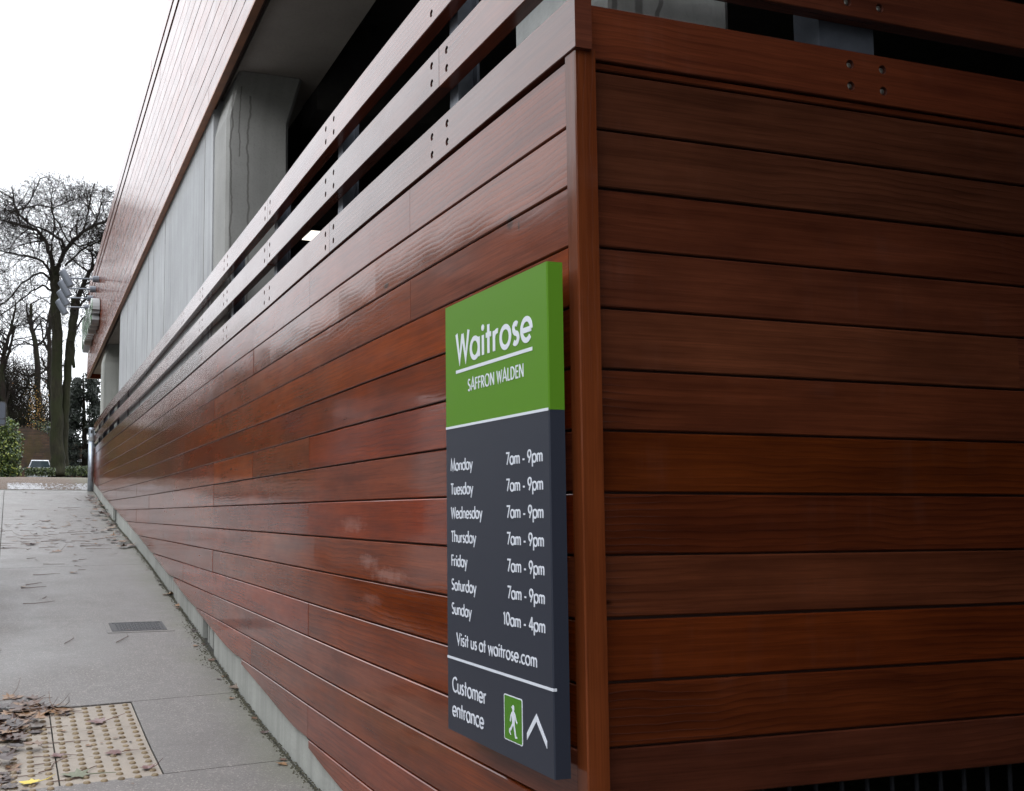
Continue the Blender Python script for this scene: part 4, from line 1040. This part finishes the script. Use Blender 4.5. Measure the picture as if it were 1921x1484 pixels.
mb.build('foliage', M['yew'], o)
# undergrowth darkness behind trunk base right of tree is the same conifer; clipped hedges on the crest
def hedge(name, label, x0, x1, ytop, D_, n):
    a = at(x0,889,D_); b = at(x1,889,D_); o = thing(name, label, 'hedge', ((a.x+b.x)/2, a.y, gz(a.y)), 'low hedges along the crest')
    mb = MB()
    for k in range(n):
        x = rf.uniform(x0,x1); y = 893-(893-ytop-rf.uniform(0,3))*rf.random()**.7; leaf(mb, at(x,y,D_+rf.uniform(-.4,.5)), rf.uniform(.08,.16), rf)
    mb.build('foliage', M['hedge'], o)
    mb = MB()
    for k in range(10): x = rf.uniform(x0,x1); mb.tube([at(x,896,D_),at(x+1,ytop+6,D_)],[.02,.008],4)
    mb.build('stems', M['bark2'], o)
hedge('low_hedge', 'Low green hedge in front of the parked car', 47,104,877,60,1500)
hedge('low_hedge', 'Low yellow-green hedge right of the big trunk below the plaque', 123,186,874,60,1700)
# small autumn leaved shrub
c0 = at(68,790,80)
o = thing('autumn_shrub', 'thin shrub with scattered orange and yellow leaves above the brick wall', 'shrub', (c0.x,c0.y,gz(c0.y)))
mb = MB()
for k in range(420):
    x = rf.gauss(68,11); y = rf.gauss(775,28)
    if y < 815: leaf(mb, at(x,y,81+rf.uniform(-1,1)), rf.uniform(.05,.13), rf)
mb.build('foliage', M['autumn'], o)
mb = MB()
for k in range(16):
    x = rf.gauss(68,6); pts=[at(x,830,81),at(x+rf.gauss(0,4),790,81),at(x+rf.gauss(0,9),760,81),at(x+rf.gauss(0,12),728,81)]; mb.tube(pts,[.03,.022,.014,.006],4)
mb.build('stems', M['bark2'], o)
mb = MB()
for k in range(900): leaf(mb, at(rf.uniform(60,108),rf.uniform(790,840),82+rf.uniform(-.6,.6)), rf.uniform(.12,.25), rf)
for k in range(60):
    leaf(mb, at(rf.gauss(90,7),rf.gauss(806,5),79.5), rf.uniform(.1,.2), rf)
o2 = mb.build('evergreen_shrub', M['hedge']); tag(o2, 'dark green shrub showing over the brick wall left of the big trunk', 'shrub')

# ------------------------------------------------------------------ brick wall on the crest
m, nt, b = newmat('old_brick'); g = G(nt); u, v = g.uv()
br = g.n('ShaderNodeTexBrick'); g.set(br.inputs['Vector'], g.comb(u, v, 0)); br.inputs['Scale'].default_value = 1
br.inputs['Brick Width'].default_value = .34; br.inputs['Row Height'].default_value = .115; br.inputs['Mortar Size'].default_value = .018
br.inputs['Color1'].default_value = rgb(.055,.024,.013); br.inputs['Color2'].default_value = rgb(.10,.052,.030); br.inputs['Mortar'].default_value = rgb(.045,.038,.028)
st_ = g.noise(g.comb(u, v, 0), .9, 5, .65)
c = g.mix(g.rng(st_,.42,.66,0,.85), br.outputs['Color'], rgb(.02,.018,.013))
c = g.mix(g.rng(g.noise(g.comb(u,g.math('MULTIPLY',v,.4),4.0),1.4,4),.55,.7,0,.6), c, rgb(.06,.042,.010))
nt.links.new(c, b.inputs['Base Color']); b.inputs['Roughness'].default_value=.9
nt.links.new(g.bump(br.outputs['Fac'], -.02), b.inputs['Normal']); M['brick'] = m
bw = thing('brick_garden_wall', 'old brown brick wall with sloping dog-tooth coping behind the trees', 'wall', (3,84,gz(84)))
tl_ = [(-300,800),(20,799),(60,804),(90,815),(130,828),(165,838),(230,841)]
mb = MB(); cop = MB(); pprev = None; DW = 80
for (x,y) in tl_:
    t_ = at(x,y,DW); base = at(x,900,DW); zt2 = t_.z; p_ = (t_.x,t_.y,zt2)
    if pprev:
        A, Bp = pprev, p_; l = hypot(Bp[0]-A[0],Bp[1]-A[1]); u0 = uacc; u1 = uacc+l
        z0 = 2.0
        mb.face([(A[0],A[1],z0),(Bp[0],Bp[1],z0),Bp,A], [(u0,z0),(u1,z0),(u1,Bp[2]),(u0,A[2])])
        mb.face([(A[0]+.1,A[1]+.35,z0),(A[0]+.1,A[1]+.35,A[2]),(Bp[0]+.1,Bp[1]+.35,Bp[2]),(Bp[0]+.1,Bp[1]+.35,z0)])
        mb.face([A,Bp,(Bp[0]+.1,Bp[1]+.35,Bp[2]),(A[0]+.1,A[1]+.35,A[2])])
        n = int(l/.24)
        for i in range(n):
            t=i/n; X_=A[0]+(Bp[0]-A[0])*t; Y_=A[1]+(Bp[1]-A[1])*t; Z_=A[2]+(Bp[2]-A[2])*t
            if X_ > -6: cop.box(X_,X_+.13,Y_-.05,Y_+.42,Z_+.002,Z_+.13)
        uacc = u1
    else: uacc = 0
    pprev = p_
mb.build('brickwork', M['brick'], bw); tag(cop.build('coping_bricks', M['brick'], bw), kind='stuff')
pq = at(151.5,865,79.2)
o = thing('wall_plaque', 'small white rectangular plaque on the brick wall left of the bollard', 'plaque', tuple(pq))
mb = MB(); s=.235; mb.box(pq.x-s,pq.x+s,pq.y-.04,pq.y,pq.z-.12,pq.z+.12); mb.build('plate', M['white'], o)
mb = MB(); mb.box(pq.x-s*.8,pq.x+s*.8,pq.y-.044,pq.y-.041,pq.z-.075,pq.z+.07); mb.build('printed_panel', M['letterside'], o)
# grey globe lamp behind wall
pb = at(90,803,82)
o = thing('globe_lamp', 'grey dome topped lamp post seen over the brick wall beside the big trunk', 'lamp', (pb.x,pb.y,gz(pb.y)))
mb = MB(); mb.tube([(pb.x,pb.y,gz(pb.y)),(pb.x,pb.y,pb.z-.1)], .04, 8); mb.build('pole', M['steel'], o)
mb = MB(); mb.tube([(pb.x,pb.y,pb.z-.14),(pb.x,pb.y,pb.z-.08),(pb.x,pb.y,pb.z+.04),(pb.x,pb.y,pb.z+.11),(pb.x,pb.y,pb.z+.15)],[.12,.20,.19,.13,.04],12); mb.build('dome', M['galvlight'], o, smooth=True)

# ------------------------------------------------------------------ parked car on the crest (rear view)
M['carwhite'] = plain('silver_car_paint', (.42,.44,.46), .25, .3, coat=.8)
M['glass'] = plain('dark_car_glass', (.02,.03,.035), .08, 0, spec=.8)
M['tail'] = plain('tail_light_red', (.30,.02,.02), .2)
M['rubber'] = plain('tyre_rubber', (.02,.02,.02), .8)
pc = at(75,877,74); Cx, Cyy = pc.x, pc.y; gzc = at(75,862,74).z-1.52
car = thing('parked_car', 'silver hatchback parked behind the low hedge at the foot of the brick wall', 'car', (Cx,Cyy,gzc))
def carbody(mat):
    mb = MB(); sec = [(-.86,.25),(-.88,.55),(-.86,.92),(-.82,.98)]
    prof = [(0,.35,.95,.80),(.15,.28,.98,.84),(1.0,.25,1.0,.86),(2.8,.25,.98,.86),(3.9,.28,.85,.82),(4.1,.4,.7,.72)]
    R=[]
    for (y,zl,zh,hw) in prof:
        R.append([(Cx-hw,Cyy+y,gzc+zl),(Cx-hw-.02,Cyy+y,gzc+(zl+zh)/2),(Cx-hw+.05,Cyy+y,gzc+zh),(Cx+hw-.05,Cyy+y,gzc+zh),(Cx+hw+.02,Cyy+y,gzc+(zl+zh)/2),(Cx+hw,Cyy+y,gzc+zl)])
    for A,C in zip(R[:-1],R[1:]):
        for i in range(6): mb.face([A[i],A[(i+1)%6],C[(i+1)%6],C[i]])
    mb.face(R[0][::-1]); mb.face(R[-1]); return mb.build('body', mat, car)
carbody(M['carwhite'])
mb = MB(); R=[]
for (y,z,hw) in ((.10,.96,.78),(.34,1.44,.60),(.5,1.51,.58),(1.8,1.52,.58),(2.2,1.46,.58),(3.0,.98,.74)):
    R.append([(Cx-hw,Cyy+y,gzc+z),(Cx+hw,Cyy+y,gzc+z)])
for A,C in zip(R[:-1],R[1:]): mb.face([A[0],A[1],C[1],C[0]])
mb.face([R[0][0],R[1][0],R[2][0],R[3][0],R[4][0],R[5][0]]); mb.face([R[i][1] for i in range(5,-1,-1)])
mb.build('roof', M['carwhite'], car)
mb = MB(); mb.face([(Cx-.69,Cyy+.085,gzc+.99),(Cx+.69,Cyy+.085,gzc+.99),(Cx+.54,Cyy+.315,gzc+1.43),(Cx-.54,Cyy+.315,gzc+1.43)]); mb.build('rear_window', M['glass'], car)
for s in (-1,1):
    mb = MB(); mb.face([(Cx+s*.775,Cyy+.3,gzc+1.0),(Cx+s*.775,Cyy+2.8,gzc+1.0),(Cx+s*.615,Cyy+2.1,gzc+1.42),(Cx+s*.615,Cyy+.55,gzc+1.44)]); mb.build('side_window', M['glass'], car)
    mb = MB(); mb.box(Cx+s*.77-.09,Cx+s*.77+.09,Cyy-.03,Cyy+.06,gzc+.74,gzc+.95); mb.build('tail_light', M['tail'] if s < 0 else M['white'], car)
    mb = MB(); mb.box(Cx+s*1.0-.09,Cx+s*1.0+.09,Cyy+2.6,Cyy+2.7,gzc+.95,gzc+1.10); mb.build('door_mirror', M['black'], car)
    for y in (.75,3.3):
        mb = MB(); mb.tube([(Cx+s*.70,Cyy+y,gzc+.31),(Cx+s*.88,Cyy+y,gzc+.31)], .31, 18); mb.build('wheel', M['rubber'], car)
mb = MB(); mb.box(Cx-.26,Cx+.26,Cyy-.03,Cyy-.003,gzc+.62,gzc+.74); mb.build('number_plate', M['white'], car)
mb = MB(); mb.box(Cx-.84,Cx+.84,Cyy-.10,Cyy+.0,gzc+.30,gzc+.52); mb.build('bumper', M['carwhite'], car)

# ------------------------------------------------------------------ van at the kerb, only its mirror in frame
M['vanwhite'] = plain('white_van_paint', (.66,.67,.68), .25, coat=.6)
vg = gz(13.5)-.11
VX0, VX1, VY0, VY1 = -2.55, -.62, 10.6, 16.6
van = thing('parked_van', 'van at the left kerb, only its black framed door mirror in view', 'van', ((VX0+VX1)/2,13.5,vg))
mb = MB(); R=[]
def vz(y): return (y-13.5)*.085
for (y,zl,zh,hi,ins) in ((VY0,.45,1.2,2.45,.06),(VY0+.1,.4,1.2,2.5,.04),(14.4,.4,1.2,2.5,.04),(15.1,.4,1.15,2.2,.10),(15.8,.4,1.12,1.15,.14),(VY1,.45,.8,.95,.16)):
    q=vz(y); R.append([(VX0,y,vg+q+zl),(VX0-.0,y,vg+q+zh),(VX0+ins*2,y,vg+q+hi),(VX1-ins*2,y,vg+q+hi),(VX1,y,vg+q+zh),(VX1,y,vg+q+zl)])
for A,C in zip(R[:-1],R[1:]):
    for i in range(6): mb.face([A[i],A[(i+1)%6],C[(i+1)%6],C[i]])
mb.face(R[0][::-1]); mb.face(R[-1]); mb.build('body', M['vanwhite'], van)
mb = MB(); mb.face([(VX1+.003,14.2,vg+vz(14.2)+1.25),(VX1+.003,15.4,vg+vz(15.4)+1.22),(VX1-.10,15.05,vg+vz(15)+1.98),(VX1-.035,14.25,vg+vz(14.2)+2.0)]); mb.build('side_window', M['glass'], van)
for x in (VX0+.15,VX1-.15):
    for y in (11.7,15.5):
        q = vz(y); mb = MB(); mb.tube([(x-.12,y,vg+q+.36),(x+.12,y,vg+q+.36)], .36, 20); mb.build('wheel', M['rubber'], van)
for x in (VX0+.12,VX1-.12):
    mb = MB(); mb.box(x-.09,x+.09,VY0-.02,VY0+.01,vg+vz(VY0)+1.0,vg+vz(VY0)+1.5); mb.build('tail_light', M['tail'], van)
# mirror: rounded case, glass in two parts
mc = at(4,775,14.6); my = mc.y
def mrect(x0,x1,z0,z1,r): return arc(x1-r,z0+r,r,r,-90,0,5)+arc(x1-r,z1-r,r,r,0,90,5)+arc(x0+r,z1-r,r,r,90,180,5)+arc(x0+r,z0+r,r,r,180,270,5)
xe = at(11.8,775,14.6).x; z1m = at(5,753,14.6).z; z0m = at(5,798,14.6).z
mfn = lambda a,b_,d: (a, my-d, b_)
mb = MB(); mb.prism(mrect(xe-.22,xe,z0m,z1m,.045), mfn, -.09, 0); mb.prism(mrect(xe-.20,xe-.02,z0m+.02,z1m-.02,.04), mfn, -.14, -.09)
mb.box(xe-.5,xe-.2,my+.02,my+.06,z0m+.03,z0m+.07); mb.box(xe-.5,xe-.2,my+.02,my+.06,z1m-.07,z1m-.03)
case = mb.build('door_mirror', M['black'], van)
M['mirror'] = plain('mirror_glass', (.05,.055,.065), .06, .9)  # dark base colour stands in for trees reflected in the glass
mb = MB(); zs = z0m+.095
mb.prism(mrect(xe-.205,xe-.016,zs,z1m-.014,.035), mfn, .0005, .002); mb.build('mirror_glass', M['mirror'], case)
mb = MB(); mb.prism(mrect(xe-.205,xe-.016,z0m+.014,zs-.012,.02), mfn, .0005, .002); mb.build('lower_mirror_glass', M['mirror'], case)

# ------------------------------------------------------------------ fallen leaves, stalks and dirt
M['leafbrown'] = foliage_mat('dead_leaves', [rgb(.022,.012,.010),rgb(.045,.02,.014),rgb(.08,.038,.02),rgb(.17,.085,.03),rgb(.07,.055,.045)], .45)
M['leafyellow'] = plain('yellow_leaf', (.55,.42,.05), .5)
M['leafred'] = plain('dark_red_leaf', (.09,.025,.02), .35, noise_amt=.4, nscale=90)
M['leafgreen'] = plain('greyish_green_leaf', (.10,.11,.06), .5, noise_amt=.3, nscale=90)
M['stalk'] = plain('leaf_stalk', (.09,.045,.03), .5)
lr = random.Random(9)
OUT = [(0,-.5),(.16,-.34),(.50,-.36),(.34,-.14),(.52,.10),(.27,.10),(.20,.30),(.0,.55),(-.20,.30),(-.28,.10),(-.52,.12),(-.33,-.14),(-.48,-.36),(-.15,-.34)]
def lobed(mb, x, y, s, ang, curl=.25, lift=.006, c=None, stalk=True, stalklen=.9, th=True):
    c = lr.random() if c is None else c; ca_, sa_ = cos(ang), sin(ang)
    z0 = gz(y); cx_ = lr.uniform(-1,1); cy_ = lr.uniform(-1,1)
    def P(a, b_):
        X = x+(a*ca_-b_*sa_)*s; Y = y+(a*sa_+b_*ca_)*s
        return (X, Y, gz(Y)+lift+ s*curl*max(0,(a*cx_+b_*cy_))*abs(a*cx_+b_*cy_)*1.6 + s*curl*.5*(a*a))
    o_ = [(a*lr.uniform(.85,1.1), b_*lr.uniform(.85,1.1)) for a,b_ in OUT]
    ctr = P(0,-.05)
    for i in range(len(o_)):
        j=(i+1)%len(o_); mb.face([ctr,P(*o_[i]),P(*o_[j])], [(c,0)]*3)
    if stalk:
        mb.tube([P(0,-.45), P(.08,-.45-stalklen*.5), P(lr.uniform(-.2,.3),-.45-stalklen)], [s*.022,s*.018,s*.012], 4)
def leafthing(label, px, py, s, mat, ang, curl=.3):
    r, _ = wr(px,py); t_ = 1.0
    while r.z*t_+EZ > gz(r.y*t_) and t_ < 80: t_ *= 1.002
    x, y = r.x*t_, r.y*t_
    mb = MB(); lobed(mb, x, y, s, ang, curl, .012)
    o = mb.build('fallen_leaf', mat); tag(o, label, 'leaf', 'fallen leaves on the pavement')
leafthing('Bright yellow fallen leaf lying on the tactile paving near the bottom left', 54,1472,.12,M['leafyellow'],1.1)
leafthing('Dark red curled leaf at the right-hand edge of the tactile paving', 276,1443,.10,M['leafred'],.4,.5)
leafthing('Flat purplish leaf in the middle of the right-hand tactile slabs', 213,1415,.12,M['leafred'],1.7,.1)
leafthing('Reddish leaf on the top row of the tactile slabs', 182,1357,.14,M['leafred'],1.4,.2)
leafthing('Grey-green leaf flat on the lowest tactile slab', 143,1457,.17,M['leafgreen'],1.3,.1)
leafthing('Dark leaf lying across the long joint of the tactile paving', 107,1420,.10,M['leafred'],.3,.2)
leafthing('Tan dead leaf against the foot of the wall opposite the iron cover', 322,1117,.20,M['leafyellow'] if False else foliage_mat('tan_leaf',[rgb(.2,.12,.06),rgb(.26,.17,.09)]),1.5,.5)
leafthing('Small dark leaf clump at the foot of the wall below the iron cover', 443,1292,.13,M['leafbrown'],1.2,.4)
def ghit(px, py):
    r, _ = wr(px,py); t_ = 1.0
    while r.z*t_+EZ > gz(r.y*t_) and t_ < 80: t_ *= 1.002
    return r.x*t_, r.y*t_
mb = MB()
# drift at the lower left, against the tactile slabs
for k in range(60):
    px = abs(lr.gauss(0,34)); py = lr.gauss(1368,22)
    x, y = ghit(px, py); lobed(mb, x, y, lr.uniform(.08,.17), lr.uniform(0,6.3), .35, .006+.0007*k, stalk=lr.random()<.6)
for k in range(16):
    x, y = ghit(lr.uniform(60,125), lr.uniform(1326,1342)); lobed(mb, x, y, lr.uniform(.07,.15), lr.uniform(0,6.3), .35, .006+.001*k)
for k in range(10):
    x, y = ghit(lr.uniform(0,60), lr.uniform(1310,1345)); lobed(mb, x, y, lr.uniform(.08,.14), lr.uniform(0,6.3), .5, .01)
for k in range(12):
    x, y = ghit(lr.uniform(0,30), lr.uniform(1440,1482)); lobed(mb, x, y, lr.uniform(.06,.13), lr.uniform(0,6.3), .3, .008)
# leaves gathered along the foot of the wall
for k in range(75):
    y = lr.uniform(16.5,26); x = wx(y) - .03 - abs(lr.gauss(0,.16)); lobed(mb, x, y, lr.uniform(.08,.18), lr.uniform(0,6.3), .45, .01+.0004*k, stalk=False)
for k in range(26):
    y = lr.uniform(3,15); x = wx(y) - .02 - abs(lr.gauss(0,.05)); lobed(mb, x, y, lr.uniform(.04,.08), lr.uniform(0,6.3), .4, .006, stalk=False)
# scattered over the pavement
for k in range(85):
    y = lr.uniform(8.6,27); y = y if lr.random() < .3 else lr.uniform(16,22); x = lr.uniform(-.25,1.7)
    lobed(mb, x, y, lr.uniform(.05,.13), lr.uniform(0,6.3), .3, .006, stalk=lr.random()<.6)
for k in range(26):
    x = lr.uniform(-.1,.9); y = lr.uniform(6.2,8.2); lobed(mb, x, y, lr.uniform(.02,.05), lr.uniform(0,6.3), .3, .008, stalk=False)
tag(mb.build('leaf_litter', M['leafbrown']), 'brown dead leaves scattered over the pavement and drifted along the wall foot', 'leaves', kind='stuff')
mb = MB()
def stick(x, y, ln, ang, r=.0035):
    pts=[]; a=ang
    for i in range(4):
        pts.append((x,y,gz(y)+r*1.5+.002)); a += lr.uniform(-.5,.5); x += cos(a)*ln/3; y += sin(a)*ln/3
    mb.tube(pts,[r,r*.9,r*.7,r*.4],4)
for k in range(60):
    y = lr.uniform(10,26) if lr.random() < .3 else lr.gauss(18.5,1.6); stick(lr.uniform(-.3,1.2), y, lr.uniform(.1,.42), lr.gauss(0,.45), .0035)
for k in range(16): x,y = ghit(lr.uniform(0,120), lr.uniform(1320,1480)); stick(x,y,lr.uniform(.1,.3),lr.gauss(.1,.5),.003)
for (px,py,ln,an) in ((5,1345,.45,.05),(150,1450,.16,.1),(40,1105,.3,.2),(62,1080,.35,.2),(150,1026,.5,.1),(340,1022,.2,.1)): x,y = ghit(px,py); stick(x,y,ln,an,.004)
tag(mb.build('leaf_stalks', M['stalk']), 'thin brown leaf stalks and twigs strewn across the wet pavement', 'twigs', kind='stuff')
# dirt and moss crumbs in the angle between pavement and wall
mb = MB()
for k in range(5200):
    y = 3 + 22*lr.random()**1.3; x = wx(y)+.01 - abs(lr.gauss(0,.028))*(1.0+ (1.0 if 9 < y < 11 else 0)); s = lr.uniform(.003,.011); z = gz(y)
    a = lr.uniform(0,6.28)
    v_ = [(x+s*cos(a+q), y+s*sin(a+q)*1.4, z+.0005) for q in (0,2.1,4.2)]; top = (x,y,z+s*.9)
    for i in range(3): mb.face([v_[i],v_[(i+1)%3],top])
M['dirt'] = plain('dirt_and_moss', (.045,.042,.026), .95, noise_amt=.5, nscale=60)
tag(mb.build('dirt_line', M['dirt']), 'dark grit and moss gathered where the pavement meets the wall', 'dirt', kind='stuff')
# white grit strip at the far end of the pavement
mb = MB()
for k in range(2600):
    y = lr.uniform(28.4,31.2); x = lr.uniform(.0,2.4)
    if abs(x-1.35) < .45 and lr.random() < .75: continue
    if y > 30 and lr.random() < .5: continue
    s = lr.uniform(.01,.04); z = gz(y)-.008; a = lr.uniform(0,6.28)
    v_ = [(x+s*cos(a+q), y+s*sin(a+q), z) for q in (0,1.57,3.14,4.71)]; top=(x,y,z+s*.45)
    for i in range(4): mb.face([v_[i],v_[(i+1)%4],top])
tag(mb.build('white_grit', M['whitegrit']), 'pale wet grit scattered across the lane at the top of the pavement', 'grit', kind='stuff')
